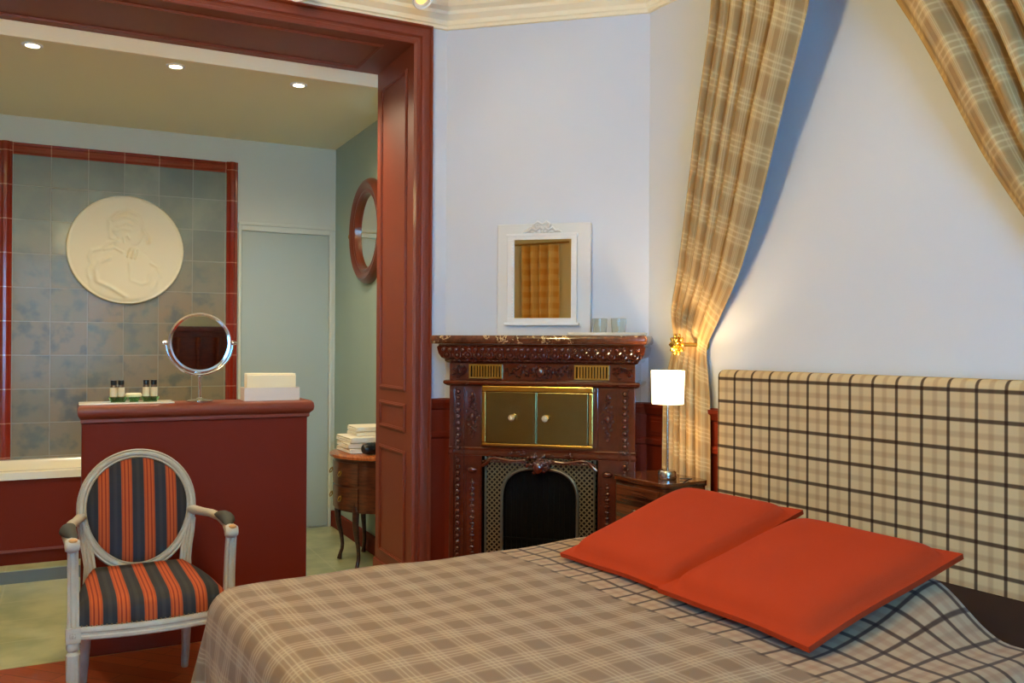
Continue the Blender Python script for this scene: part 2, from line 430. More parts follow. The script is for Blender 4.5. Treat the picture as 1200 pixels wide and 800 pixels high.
def molding(path, profile):
    """path: world XY points walked with the room on the right; profile (out, z)"""
    n = len(path); ds = [(path[i+1]-path[i]).normalized() for i in range(n-1)]; rs = []
    for i, p in enumerate(path):
        a = ds[max(i-1, 0)]; b = ds[min(i, n-2)]
        na, nb = Vector((a.y, -a.x, 0)), Vector((b.y, -b.x, 0)); mt = (na+nb).normalized(); mt /= max(.3, mt.dot(na))
        rs.append([Vector((p.x, p.y, 0))+mt*o+Vector((0, 0, z)) for o, z in profile])
    return MB().rings(rs)
cp = [(0, CORN), (.018, CORN), (.022, CORN+.012), (.030, CORN+.016), (.034, CORN+.035), (.060, CORN+.055), (.066, CORN+.070), (.095, CORN+.080), (.120, CORN+.105),
      (.128, CORN+.130), (.170, CORN+.140), (.200, CORN+.165), (.206, CORN+.185), (.240, CORN+.190), (.245, CEIL-.001), (0, CEIL-.001)]
struct('trim_4', molding([FL, C1, C2, RF], cp), 'cream', smooth=25)
# dado panelling
dp = [(0, 0), (.030, 0), (.030, .13), (.022, .145), (.014, .15), (.014, .825), (.026, .835), (.026, .855), (.018, .862), (.018, .965), (.028, .972), (.034, .99), (.040, 1.0), (.040, 1.015), (0, 1.02)]
struct('trim_5', molding([W('u', -.080, 0), C1, W('f', -.392, 0)], dp), 'terra_dark', smooth=20)
struct('trim_6', molding([W('f', .44, 0), C2, RF], dp), 'terra_dark', smooth=20)
m = MB()
for k in range(30):
    x0 = .03+k*.21
    m.box(x0, x0+.17, -.024, -.012, .875, .955); m.box(x0+.02, x0+.15, -.029, -.02, .89, .94)
struct('trim_7', m, 'terra_dark', Mr, smooth=0, bevel=.003)
m = MB().box(BX1-.02, BX1, OD+.0, BY1, 0, .11); m.box(-.0, BX1-.02, BY1-.02, BY1, 0, .11)
struct('baseboard_bath', m, 'terra_dark', Mu, smooth=0, bevel=.003)
# light strip of stone under the threshold
# bathroom door (painted like the wall), its frame
D = struct('door_1', MB().box(-.605, -.010, BY1-.012, BY1, .012, 2.035), simple('door_paint', (164, 178, 172), .45, spec=.4), Mu, smooth=0, bevel=.003)
m = MB()
for a, b, z0, z1 in ((-.625, -.607, 0, 2.075), (-.008, .012, 0, 2.075)): m.box(a, b, BY1-.022, BY1, z0, z1)
m.box(-.607, -.008, BY1-.022, BY1, 2.040, 2.075); m.box(-.625, .03, BY1-.032, BY1, 2.075, 2.095)
struct('trim_8', m, 'wall_bath', Mu, smooth=0, bevel=.003)

# ------------------------------------------------------------------ tiled wall, bath
P = thing('tile_panel', 'square grey-green and brown tiles on bathroom wall inside a glossy red tile border', 'tiles', Mu)
MB().box(-1.946, -.704, BY1-.010, BY1, .50, 2.43).build('tile_field', 'tiles', P, smooth=0)
hr = [(-.036, 0), (-.036, -.016), (-.030, -.022), (-.022, -.020), (-.018, -.026), (-.008, -.034), (.008, -.034), (.018, -.026), (.022, -.020), (.030, -.022), (.036, -.016), (.036, 0)]
def bar(v0, v1, c, ax):
    mm = MB()
    if ax == 'z': mm.rings([[(c+a, BY1+b, h) for a, b in hr] for h in (v0, v1)])
    else: mm.rings([[(h, BY1+b, c+a) for a, b in hr] for h in (v0, v1)])
    return mm
bar(.50, 2.49, -.668, 'z').build('tile_border', 'bord_z', P, smooth=30)
bar(.50, 2.49, -1.982, 'z').build('tile_border', 'bord_z', P, smooth=30)
bar(-1.946, -.704, 2.452, 'x').build('tile_border', 'bord_x', P, smooth=30)
# plinth step + bath
m = MB().box(-3.5, -1.0, 1.391, BY1, 0, .068)
st_ = tag(m.build('bath_step', 'floor_tile', None, mw=Mu, smooth=0), 'low sage tiled step in front of the bath', 'step')
o = MB().box(-3.5, -1.0, 1.385, 1.3905, 0, .064).build('riser', simple('blue_grey_riser', (100, 108, 104), .4), st_, smooth=0); o['label'] = 'blue-grey tiled riser'
Bt = thing('bathtub', 'cream enamel bathtub boxed in with a dark red panel', 'bathtub', Mu @ Matrix.Translation((-2.15, 1.8, .068)))
bx0, bx1, by0, by1, bz = -1.2, 1.1, -.300, .318, .51
m = MB()
def rr(x0, x1, y0, y1, r, z, n=6):
    out = []
    for cx, cy, a0 in ((x1-r, y1-r, 0), (x0+r, y1-r, 90), (x0+r, y0+r, 180), (x1-r, y0+r, 270)):
        for k in range(n+1):
            a = R(a0+90*k/n); out.append((cx+r*math.cos(a), cy+r*math.sin(a), z))
    return out
rg = [rr(bx0, bx1, by0, by1, .01, bz-.045), rr(bx0, bx1, by0, by1, .012, bz-.006), rr(bx0+.008, bx1-.008, by0+.008, by1-.008, .012, bz), rr(bx0+.07, bx1-.07, by0+.065, by1-.065, .10, bz-.002),
      rr(bx0+.085, bx1-.085, by0+.08, by1-.08, .12, bz-.03), rr(bx0+.16, bx1-.16, by0+.13, by1-.13, .12, bz-.36), rr(bx0+.25, bx1-.25, by0+.2, by1-.2, .08, bz-.39)]
m.rings(rg, cap=False); m.face([v for v in m.b.verts][-28:])
m.build('tub', 'white_enamel', Bt, smooth=50)
m = MB().box(bx0, bx1, by0+.012, by0+.03, .085, bz-.046); m.box(bx1-.02, bx1, by0+.03, by1-.01, .085, bz-.046); m.build('side_panel', 'terra_dark', Bt, smooth=0)
m = MB().box(bx0, bx1, by0+.03, by0+.06, 0, .085); m.build('plinth', 'terra_dark', Bt, smooth=0)
MB().box(bx0, bx1, by0+.004, by0+.03, .072, .086).build('plinth_lip', 'terra', Bt, smooth=0)

# plaster medallion with a draped female bust in low relief
Md = thing('relief_medallion', 'round cream plaster medallion with draped woman in low relief on the tiles', 'wall medallion', Mu @ Matrix.Translation((-1.315, BY1-.012, 1.868)))
RR = .343
def sm(a, b, v): t_ = max(0, min(1, (v-a)/(b-a))); return t_*t_*(3-2*t_)
def seg(px_, pz, a, b, w, h):
    (x0, z0), (x1, z1) = a, b; dx, dz = x1-x0, z1-z0; k = max(0, min(1, ((px_-x0)*dx+(pz-z0)*dz)/(dx*dx+dz*dz+1e-9)))
    dd = math.hypot(px_-x0-k*dx, pz-z0-k*dz); return h*math.exp(-(dd/w)**2)
def ell(px_, pz, cx, cz, rx, rz, h, rot=0):
    c_, s_ = math.cos(rot), math.sin(rot); u = ((px_-cx)*c_+(pz-cz)*s_)/rx; v_ = (-(px_-cx)*s_+(pz-cz)*c_)/rz
    d_ = 1-u*u-v_*v_; return h*math.sqrt(d_) if d_ > 0 else 0
def zp(x_, y_): return ((x_-405)/367*RR, (385-y_)/367*RR)
lines = [([(300,250),(298,190),(350,138),(420,120),(480,150),(502,200)], .010, .009), ([(320,192),(370,165),(430,167),(470,197)], .008, .007), ([(350,228),(400,202),(450,216)], .008, .006), ([(335,260),(375,245),(430,250)], .007, .005),
         ([(490,190),(512,250),(540,290),(545,330)], .009, .007), ([(300,250),(305,308),(350,325)], .008, .006), ([(390,332),(385,300),(410,286),(426,312)], .006, .007),
         ([(350,325),(290,347),(250,385),(192,402),(175,440),(190,480)], .009, .008), ([(190,480),(170,530),(176,582)], .008, .006), ([(300,447),(242,476),(217,530),(226,604),(310,642),(400,700)], .011, .010),
         ([(270,388),(330,372),(382,402)], .008, .006), ([(432,375),(412,430)], .006, .009), ([(452,380),(437,436)], .006, .009), ([(472,385),(458,440)], .006, .009),
         ([(424,480),(432,590),(500,615),(545,600),(552,540)], .008, .005), ([(560,470),(600,492),(620,560)], .008, .006), ([(592,600),(572,640)], .008, .006), ([(500,250),(520,262),(508,280)], .006, .006)]
strokes = []
for pl_, w_, h_ in lines:
    pz = [zp(*q) for q in pl_]
    for a, b in zip(pz, pz[1:]): strokes.append((a, b, w_, h_))
def volume(x_, z_):
    out = 0
    for cx, cy, rx_, ry_, h_ in ((400, 215, 98, 98, .016), (425, 290, 80, 70, .013), (390, 350, 60, 60, .010), (390, 600, 215, 240, .014), (440, 400, 45, 45, .010)):
        x0, z0 = zp(cx, cy); u = (x_-x0)/(rx_/367*RR); v_ = (z_-z0)/(ry_/367*RR); d_ = u*u+v_*v_
        out = max(out, h_*(1-d_)**.5 if d_ < 1 else 0)
    return out
def relief(x_, z_):
    return volume(x_, z_) + max([seg(x_, z_, a, b, w, hh) for a, b, w, hh in strokes])
N = 60
m = MB()
rings = []
for j in range(N+1):
    r = RR*j/N
    ring = []
    for i in range(192):
        a = 2*PI*i/192; x_, z_ = r*math.cos(a), r*math.sin(a)
        y_ = -.022 - (relief(x_, z_)*sm(RR, RR*.90, r) if j < N-2 else 0) - (.004 if j in (N-2, N-1) else 0)
        if j == N: y_ = -.016
        ring.append((x_ if j else x_+1e-4*math.cos(a), y_, z_ if j else 1e-4*math.sin(a)))
    rings.append(ring)
rings.append([(RR*math.cos(2*PI*i/192), 0, RR*math.sin(2*PI*i/192)) for i in range(192)])
m.rings(rings); m.build('relief_disc', 'plaster', Md, smooth=50)

# ------------------------------------------------------------------ partition
Pt = thing('low_partition', 'low dark red partition wall with rounded wooden top behind the striped armchair', 'partition', Mu @ Matrix.Translation((-1.13, 0, 0)))
MB().box(-.458, .458, 0, .16, 0, .955).build('partition_panel', 'terra_dark', Pt, smooth=0, bevel=.004)
tp = [(-.005, .95), (-.012, .955), (-.012, .968), (-.022, .975), (-.034, .984), (-.038, 1.0), (-.034, 1.016), (-.022, 1.025), (.182, 1.025), (.194, 1.016), (.198, 1.0), (.194, .984), (.182, .975), (.172, .968), (.172, .955), (.165, .95)]
m = MB()
n_ = len(tp)
ex = [max(0, (-.0-a) if a < .08 else a-.16) for a, b in tp]
m.rings([[(-.458-e*.45, a, b) for (a, b), e in zip(tp, ex)], [(.458+e*.6, a, b) for (a, b), e in zip(tp, ex)]])
m.build('top_rail', 'terra', Pt, smooth=40)

# things on the partition
TZ = 1.0255
tag(MB().box(-1.60, -1.235, .005, .145, TZ, TZ+.006).build('flat_tray', 'porcelain', None, mw=Mu, smooth=0, bevel=.002), 'thin cream flat tray under the toiletries on the red partition', 'tray')
tz = TZ+.0065
def dish(x, w, label, mat='glass_green'):
    t_ = MB(); hw, hd = w/2, .033
    t_.rings([rr(-hw*.72, hw*.72, -hd*.72, hd*.72, .008, 0, 3), rr(-hw, hw, -hd, hd, .010, .020, 3), rr(-hw*.93, hw*.93, -hd*.9, hd*.9, .009, .0202, 3), rr(-hw*.66, hw*.66, -hd*.66, hd*.66, .007, .005, 3)])
    o = t_.build('glass_dish', mat, None, mw=Mu @ Matrix.Translation((x, .075, tz)), smooth=45)
    return tag(o, label, 'dish', 'green glass dishes on the red partition')
dish(-1.452, .076, 'small green glass dish left of the soap, holding two bottles')
dish(-1.390, .046, 'middle green glass dish carrying the bar of soap')
dish(-1.327, .074, 'small green glass dish right of the soap, holding two bottles')
so = MB(); so.rings([rr(-.030, .030, -.018, .018, .012, 0, 4), rr(-.033, .033, -.021, .021, .014, .006, 4), rr(-.033, .033, -.021, .021, .014, .010, 4), rr(-.028, .028, -.017, .017, .012, .015, 4)])
tag(so.build('soap_bar', 'soap', None, mw=Mu @ Matrix.Translation((-1.392, .075, tz+.021)), smooth=50), 'cream bar of soap lying between the two pairs of toiletry bottles', 'soap')
def bottle(x, y, label):
    b_ = thing('toiletry_bottle', label, 'bottle', Mu @ Matrix.Translation((x, y, tz+.006)), 'toiletry bottles on the red partition')
    MB().lathe([(.001, 0), (.0125, 0), (.0135, .002), (.0135, .058), (.011, .063), (.010, .066), (.001, .066)], seg=20).build('bottle_body', 'bottle_dark', b_, smooth=40)
    MB().lathe([(.01385, .016), (.0140, .016), (.0140, .055), (.01385, .055)], seg=20).build('paper_label', 'bottle_label', b_, smooth=40)
    MB().lathe([(.001, .066), (.0118, .066), (.0122, .068), (.0122, .083), (.0115, .085), (.001, .085)], seg=20).build('cap', 'black_gloss', b_, smooth=40)
bottle(-1.469, .070, 'black-capped toiletry bottle, leftmost of the four on the partition')
bottle(-1.440, .078, 'black-capped toiletry bottle just left of the soap bar')
bottle(-1.342, .078, 'black-capped toiletry bottle just right of the soap bar')
bottle(-1.312, .070, 'black-capped toiletry bottle nearest the round shaving mirror')

Sm = thing('shaving_mirror', 'round chrome swivel mirror on a slim stand on the red partition', 'mirror', Mu @ Matrix.Translation((-1.125, .080, TZ)))
MB().lathe([(.001, 0), (.055, 0), (.056, .004), (.050, .008), (.016, .012), (.009, .018), (.001, .018)], seg=36).build('base', 'chrome', Sm, smooth=40)
MB().lathe([(.0065, .015), (.0065, .10), (.008, .105), (.008, .112)], seg=16).build('stem', 'chrome', Sm, smooth=40)
zc, mr = .256, .126
m = MB(); m.tube([(mr*1.10*math.sin(a), 0, zc-mr*1.10*math.cos(a)) for a in [R(-90+180*k/40) for k in range(41)]], .0052, 10)
for s in (-1, 1): m.ball((s*mr*1.10, 0, zc), .011, 12); m.lathe([(.007, 0), (.009, .008), (.006, .016)], (s*(mr*1.10)+(0 if s > 0 else -.016), 0, zc), 12, axis='x')
m.build('yoke', 'chrome', Sm, smooth=40)
Mm = Matrix.Translation((0, 0, zc)) @ Matrix.Rotation(R(.5), 4, 'X') @ Matrix.Rotation(R(2), 4, 'Z')
m = MB().lathe([(mr*.93, -.006), (mr, -.008), (mr+.006, -.004), (mr+.006, .004), (mr, .008), (mr*.2, .010), (.001, .010)], seg=64, axis='y')
rim = m.build('mirror_rim', 'chrome', Sm, smooth=40); rim.matrix_local = Mm
m = MB().lathe([(.0005, -.0050), (.04, -.0050), (.08, -.0050), (mr*.95, -.0050)], seg=64, axis='y')
gl = m.build('mirror_glass', 'mirror', Sm, smooth=80); gl.matrix_local = Mm

# open white box of folded paper towels
Hb = Mu @ Matrix.Translation((-.822, .080, TZ))
Bx = thing('paper_holder', 'open white box on the right end of the red partition', 'box', Hb)
m = MB(); w_, d_ = .122, .050
m.box(-w_, w_, -d_, d_, 0, .004); m.box(-w_, w_, -d_, -d_+.004, .004, .058); m.box(-w_, w_, d_-.004, d_, .004, .058); m.box(-w_, -w_+.004, -d_+.004, d_-.004, .004, .058); m.box(w_-.004, w_, -d_+.004, d_-.004, .004, .058)
m.build('holder_tray', 'paper_box', Bx, smooth=0)
for k in range(6):
    y0 = -.040+k*.013; top = .112+.004*(k % 2)-.003*(k == 0)
    mm = MB(); mm.rings([[( -.110, 0, 0), (.107, 0, 0), (.107, 0, top), (-.110, 0, top+.002)], [(-.110, .0105, 0), (.107, .0105, 0), (.107, .0105, top-.002), (-.110, .0105, top)]])
    o = mm.build('folded_paper_towel', 'paper', None, mw=Hb @ Matrix.Translation((.001*(k % 3), y0, .0045)), smooth=0, bevel=.002)
    tag(o, 'cream folded paper towel standing in the white box, front one' if k == 0 else 'cream folded paper towel behind the front one in the white box', 'paper towel', 'folded paper towels in the white box')

# ------------------------------------------------------------------ oval wall mirror in the bathroom
Om = thing('round_wall_mirror', 'round red-framed mirror on the sage bathroom wall', 'mirror', Mu @ Matrix.Translation((BX1, 1.335, 1.985)) @ Matrix.Rotation(R(90), 4, 'Z'))
# local x = away along wall, local y = out of the wall
m = MB().lathe([(.235, .0), (.235, .028), (.245, .034), (.262, .030), (.275, .040), (.300, .046), (.318, .036), (.328, .020), (.330, 0)], seg=72, axis='y')
m.build('mirror_frame', simple('stained_mahogany', (98, 44, 30), .3, coat=.3), Om, smooth=40)
MB().lathe([(.0005, .006), (.236, .006), (.236, .0), (.0005, .0)], seg=64, axis='y').build('mirror_glass', 'mirror', Om, smooth=30)
MB().lathe([(.006, .0), (.006, .018), (.014, .024), (.014, .036), (.001, .040)], (.34, .0, 0), 14, axis='y').build('knob', 'brass', Om, smooth=40)

# ------------------------------------------------------------------ half-moon commode with towels
Ct = Mu @ Matrix.Translation((BX1-.001, 1.00, 0)) @ Matrix.Rotation(R(90), 4, 'Z')
Cm = thing('half_moon_commode', 'small half-moon walnut commode on curved legs against the sage wall', 'commode', Ct)
def hm(rx, ry, z, n=28, y0=.022):
    return [(rx*math.cos(PI*k/n), y0+ry*math.sin(PI*k/n), z) for k in range(n+1)]
m = MB().rings([hm(.300, .275, .335), hm(.300, .275, .625)]); m.build('carcass', 'walnut', Cm, smooth=40)
m = MB().rings([hm(.312, .290, .628), hm(.324, .302, .634), hm(.324, .302, .648), hm(.312, .290, .655)]); m.build('top', wood('walnut_top', (150, 74, 34), (186, 104, 52), .2, .6), Cm, smooth=40)
for z0, z1 in ((.345, .470), (.485, .610)):
    n = 16; a0, a1 = R(48), R(132)
    def arc(rx, ry, z): return [(rx*math.cos(a0+(a1-a0)*k/n), .022+ry*math.sin(a0+(a1-a0)*k/n), z) for k in range(n+1)]
    o_, i_ = arc(.308, .283, 0), arc(.296, .271, 0)
    ring = o_ + i_[::-1]
    dr = MB().rings([[(p[0], p[1], z0) for p in ring], [(p[0], p[1], z1) for p in ring]]).build('drawer', 'walnut', Cm, smooth=40)
    for s in (-1, 1):
        ax_ = s*.09; ay = .022+.283*math.sqrt(1-(ax_/.308)**2)
        hb = MB(); zz = (z0+z1)/2
        hb.tube([(ax_-.022, ay+.004, zz+.008), (ax_-.018, ay+.014, zz-.010), (ax_, ay+.017, zz-.016), (ax_+.018, ay+.014, zz-.010), (ax_+.022, ay+.004, zz+.008)], .003, 8)
        hb.ball((ax_, ay+.003, zz+.008), (.012, .004, .009), 10)
        hb.build('drawer_pull', 'brass', dr, smooth=50)
for ang, flare in ((8, 1), (52, 1), (128, 1), (172, 1)):
    a = R(ang); bx_, by_ = .282*math.cos(a), .022+.257*math.sin(a); ox_, oy_ = math.cos(a), math.sin(a)
    if ang in (8, 172): by_ = .045; oy_ = .05
    pts, rad = [], []
    for k in range(15):
        q = k/14; z_ = .42*(1-q)+.0+.004*q
        off = .014*math.sin(PI*min(1, q*1.6)) - .018*sm(.45, .85, q) + .020*sm(.8, 1, q)
        pts.append((bx_+ox_*off, max(by_+oy_*off, .024), z_)); rad.append(.021-.010*sm(.15, .8, q)+.004*sm(.93, 1, q))
    MB().tube(pts, rad, 10, up=(ox_, oy_+1e-3, 0)).build('leg', 'walnut_dark', Cm, smooth=60)
def towel(x, y, z, lx, ly, h, rot, label):
    mm = MB(); n = 10
    # folded slab: rounded fold on the left, layered edges on the right
    def sec(yy, sc):
        out = []
        for k in range(n+1):
            a = R(90+180*k/n); out.append((-lx/2+h/2+h/2*math.cos(a)*1.0, yy, h/2+h/2*math.sin(a)*sc))
        out += [(lx/2-.01, yy, h/2-h/2*sc), (lx/2, yy, h/2-h/2*sc+.004), (lx/2-.006, yy, h*.34), (lx/2, yy, h*.48), (lx/2-.006, yy, h*.62), (lx/2, yy, h/2+h/2*sc-.004), (lx/2-.01, yy, h/2+h/2*sc)]
        return out
    mm.rings([sec(-ly/2, .78), sec(-ly/2+.012, .97)]+[sec(-ly/2+.012+(ly-.024)*k/5, 1-.03*(k % 2)) for k in range(1, 5)]+[sec(ly/2-.012, .97), sec(ly/2, .78)])
    o = mm.build('folded_towel', 'towel', None, mw=Ct @ Matrix.Translation((x, y, z)) @ Matrix.Rotation(R(rot), 4, 'Z'), smooth=60)
    return tag(o, label, 'towel', 'folded white towels on the commode')
z = .6555
for k, (lx, ly, h, x, y, rot, lab) in enumerate(((.30, .22, .028, .03, .150, 91, 'large white folded towel at the bottom of the stack on the commode'),
        (.30, .22, .030, .035, .152, 88, 'large white folded towel resting on the bottom towel of the stack'),
        (.30, .215, .034, .03, .150, 92, 'large white folded towel in the middle of the stack'),
        (.22, .17, .024, .035, .120, 90, 'smaller white folded towel just under the topmost one'),
        (.22, .17, .030, .035, .120, 88, 'small white folded towel on top of the stack'))):
    towel(x, y-.012, z, ly if False else .225 if k < 3 else .18, .27 if k < 3 else .20, h, 90 if False else rot, lab); z += h+.0005
Hd = thing('hair_dryer', 'small black perforated hair dryer lying in front of the white towels', 'hair dryer', Ct @ Matrix.Translation((-.185, .145, .6555)) @ Matrix.Rotation(R(100), 4, 'Z'))
m = MB().lathe([(.001, -.05), (.026, -.048), (.034, -.03), (.034, .02), (.026, .05), (.022, .055), (.001, .055)], (0, 0, .036), 20, axis='x')
m.build('dryer_body', 'black_gloss', Hd, smooth=40)
m = MB()
for a in range(0, 360, 40):
    for x_ in (-.03, -.012, .006): m.ball((x_, .0345*math.cos(R(a)), .036+.0345*math.sin(R(a))), .0028, 6)
m.build('air_holes', 'steel', Hd, smooth=40)
MB().tube([(-.015, .02, .03), (-.02, .06, .018), (-.02, .12, .014)], [.016, .014, .013], 12).build('handle', 'black_gloss', Hd, smooth=40)

# ------------------------------------------------------------------ downlights and cornice spots
def warm_light(kind, name, loc, power, col, parent=None, size=.05, spot=None, rot=None):
    L = bpy.data.lights.new(name, kind); L.energy = power; L.color = col
    if kind in ('POINT', 'SPOT'): L.shadow_soft_size = size
    if spot: L.spot_size = R(spot[0]); L.spot_blend = spot[1]
    o = bpy.data.objects.new(name, L); C.objects.link(o); o.location = loc
    if rot is not None: o.rotation_mode = 'QUATERNION'; o.rotation_quaternion = rot
    return o
PEND = 95
WARM = (1.0, .80, .50); WARMB = (1.0, .80, .54)
dl_lab = ['recessed ceiling downlight at the far left of the bathroom', 'middle recessed ceiling downlight of the bathroom', 'recessed ceiling downlight nearest the door side of the bathroom']
for k, (x, y) in enumerate(((-1.796, .64), (-1.174, .66), (-.560, .69))):
    d_ = thing('recessed_downlight', dl_lab[k], 'ceiling light', Mu @ Matrix.Translation((x, y, BC)), 'bathroom downlights')
    MB().lathe([(.028, -.001), (.030, -.006), (.040, -.007), (.044, -.004), (.045, 0), (.028, 0)], seg=32).build('bezel', 'white_paint', d_, smooth=40)
    MB().lathe([(.001, -.003), (.028, -.003), (.028, -.0005), (.001, -.0005)], seg=24).build('lit_lens', 'lamp_on', d_, smooth=40)
    p = W('u', x, y, BC-.03); warm_light('SPOT', 'downlight_beam', p, 42, WARMB, spot=(165, .8), size=.03, rot=Vector((0, 0, -1)).to_track_quat('-Z', 'Y'))

def cornice_spot(px, py, pz, aim, power, label):
    p = Vector((px, py, pz)); q = (Vector(aim)-p).to_track_quat('-Z', 'Y')
    mw = Matrix.Translation(p) @ q.to_matrix().to_4x4()
    s = thing('cornice_spotlight', label, 'spotlight', mw, 'spotlights under the ceiling')
    MB().lathe([(.040, .0), (.046, -.006), (.050, -.002), (.050, .008), (.030, .040), (.016, .055), (.001, .055), (.001, .05), (.012, .05), (.030, .022), (.038, .004)], seg=36).build('lamp_housing', 'white_paint', s, smooth=40)
    MB().lathe([(.001, .010), (.030, .008), (.030, .012), (.001, .02)], seg=28).build('lit_lens', emit('spot_glow', (255, 206, 120), 1.1), s, smooth=40)
    st = MB(); a = mw.inverted() @ (p+Vector((0, 0, CEIL-.001-pz))+(q @ Vector((0, 0, .05)))); st.tube([(0, 0, .05), a], .006, 8)
    st.build('stem', 'steel', s, smooth=40)
    warm_light('SPOT', 'spotlight_beam', p + (q @ Vector((0, 0, -.012))), power, WARM, spot=(165, .6), size=.035, rot=q)
cornice_spot(-.400, 3.860, 2.800, (1.3, 2.2, .6), 4, 'white ringed spotlight hanging by the cornice corner above the opening')
cornice_spot(-.900, 3.640, 2.745, (-.2, 1.5, .3), 6, 'spotlight above the middle of the opening')

# ------------------------------------------------------------------ ceramic fireplace (frame f; front plane y = -.24)
Fp = thing('ceramic_fireplace', 'glossy brown glazed ceramic fireplace with carved ornament and brass doors', 'fireplace', Mf)
FX0, FX1, FY, FB = -.400, .448, -.24, -.001
cx_ = (FX0+FX1)/2
SX0, SX1 = -.468, .498
m = MB().rings([rr(SX0, SX1, -.300, FB, .012, 1.284, 3), rr(SX0-.006, SX1+.006, -.306, FB, .014, 1.292, 3), rr(SX0-.006, SX1+.006, -.306, FB, .014, 1.312, 3), rr(SX0, SX1, -.300, FB, .012, 1.322, 3)])
m.build('marble_shelf', 'marble', Fp, smooth=40)
def xprof(mb, prof, x0, x1, ret=True):
    """front moulding profile (out from FY, z) returned round both ends"""
    rs = []
    for o, z_ in prof: pass
    a = [[(x0-o, FB, z_) for o, z_ in prof], [(x0-o, FY-o, z_) for o, z_ in prof], [(x1+o, FY-o, z_) for o, z_ in prof], [(x1+o, FB, z_) for o, z_ in prof]]
    # close profile on the wall side
    for k in range(4):
        zt, zb = prof[-1][1], prof[0][1]
        a[k] = a[k] + [((x0 if k < 2 else x1)+(.01 if k < 2 else -.01), a[k][0][1] if k in (0, 3) else FY+.01, zt), ((x0 if k < 2 else x1)+(.01 if k < 2 else -.01), a[k][0][1] if k in (0, 3) else FY+.01, zb)]
    mb.rings(a)
m = MB()
xprof(m, [(0, 1.196), (.010, 1.200), (.016, 1.206), (.018, 1.214), (.030, 1.222), (.040, 1.240), (.044, 1.258), (.046, 1.270), (.040, 1.276), (.040, 1.283), (0, 1.283)], FX0, FX1)
m.build('cornice', 'glaze', Fp, smooth=30)
m = MB()   # eggs and leaves
def leafrow(mb, x0, x1, n, y, z, rx, ry, rz, tilt=0):
    for k in range(n):
        x_ = x0+(x1-x0)*(k+.5)/n
        mb.ball((x_, y, z), (rx, ry, rz), 8, Matrix.Rotation(tilt, 3, 'X'))
leafrow(m, FX0-.03, FX1+.03, 30, FY-.047, 1.259, .011, .010, .010)
n = 18
for k in range(n):
    x_ = FX0-.025+(FX1-FX0+.05)*(k+.5)/n
    m.tube([(x_+.016*math.cos(2*PI*i/12), FY-.041+.003*math.sin(2*PI*i/12), 1.234+.016*math.sin(2*PI*i/12)) for i in range(12)], .0042, 6, closed=True)
    m.ball((x_, FY-.040, 1.234), (.008, .010, .009), 8)
    m.ball((x_+.026, FY-.037, 1.231), (.0045, .009, .014), 6)
leafrow(m, FX0-.02, FX1+.02, 44, FY-.021, 1.209, .007, .008, .006)
m.build('egg_ornament', 'glaze', Fp, smooth=60)
# frieze
MB().box(FX0, FX1, FY, FB, 1.120, 1.197).build('frieze', 'glaze', Fp, smooth=0, bevel=.002)
def scroll(mb, cx, cz, w, h, y, n=22, seed=1):
    rnd = random.Random(seed)
    for k in range(n):
        a = rnd.uniform(0, 2*PI); r = rnd.uniform(.15, 1)**.7; x_, z_ = cx+w/2*r*math.cos(a), cz+h/2*r*math.sin(a)
        mb.ball((x_, y, z_), (rnd.uniform(.004, .009), .011, rnd.uniform(.003, .006)), 7, Matrix.Rotation(rnd.uniform(0, PI), 3, 'Y'))
    for s in (-1, 1):
        pts = [(cx+s*(w*.08+w*.40*q/12), y-.001, cz+h*.28*math.sin(q*.75)) for q in range(13)]
        mb.tube(pts, .003, 6)
for c_, w_, s in ((-.352, .07, 1), (.392, .09, 4)):
    m = MB(); scroll(m, c_, 1.160, w_, .058, FY-.003, 30, s); m.build('frieze_ornament', 'glaze', Fp, smooth=60)
m = MB()
for c_, w_, s in ((-.075, .13, 2), (.125, .09, 3), (.045, .10, 5)): scroll(m, c_, 1.160, w_, .058, FY-.003, 30, s)
m.ball((.025, FY-.006, 1.158), (.022, .014, .027), 10); m.ball((.025, FY-.018, 1.150), (.006, .008, .008), 8)
for a in range(0, 360, 30): m.ball((.025+.034*math.cos(R(a)), FY-.004, 1.158+.032*math.sin(R(a))), (.009, .006, .005), 7, Matrix.Rotation(-R(a), 3, 'Y'))
m.build('frieze_ornament', 'glaze', Fp, smooth=60)
for x0, x1 in ((-.304, -.150), (.180, .334)):
    m = MB(); zz0, zz1 = 1.128, 1.192
    m.box(x0, x1, FY-.010, FY, zz0, zz0+.007); m.box(x0, x1, FY-.010, FY, zz1-.007, zz1); m.box(x0, x0+.008, FY-.010, FY, zz0+.007, zz1-.007); m.box(x1-.008, x1, FY-.010, FY, zz0+.007, zz1-.007)
    n = 10
    for k in range(n):
        xx = x0+.012+(x1-x0-.024)*(k+.5)/n; m.box(xx-.0042, xx+.0042, FY-.007, FY-.001, zz0+.006, zz1-.006)
    g_ = m.build('vent_grille', 'brass', Fp, smooth=0); g_['label'] = 'brass slotted vent grille'
    m = MB().box(x0+.006, x1-.006, FY-.0008, FY+.002, zz0+.006, zz1-.006); m.build('vent_backing', 'black', g_, smooth=0)
m = MB(); xprof(m, [(0, 1.092), (.010, 1.095), (.020, 1.102), (.024, 1.110), (.020, 1.117), (.010, 1.120), (0, 1.1205)], FX0, FX1); m.build('ledge', 'glaze', Fp, smooth=30)
# body: two side piers, lintel, so the hearth is hollow
HX0, HX1 = -.235, .275
m = MB()
m.box(FX0, HX0-.01, FY, FB, 0, 1.093); m.box(HX1+.01, FX1, FY, FB, 0, 1.093); m.box(HX0-.01, HX1+.01, FY, FB, .790, 1.093); m.box(HX0-.01, HX1+.01, FB-.03, FB, 0, .79)
m.build('body', 'glaze', Fp, smooth=0, bevel=.003)
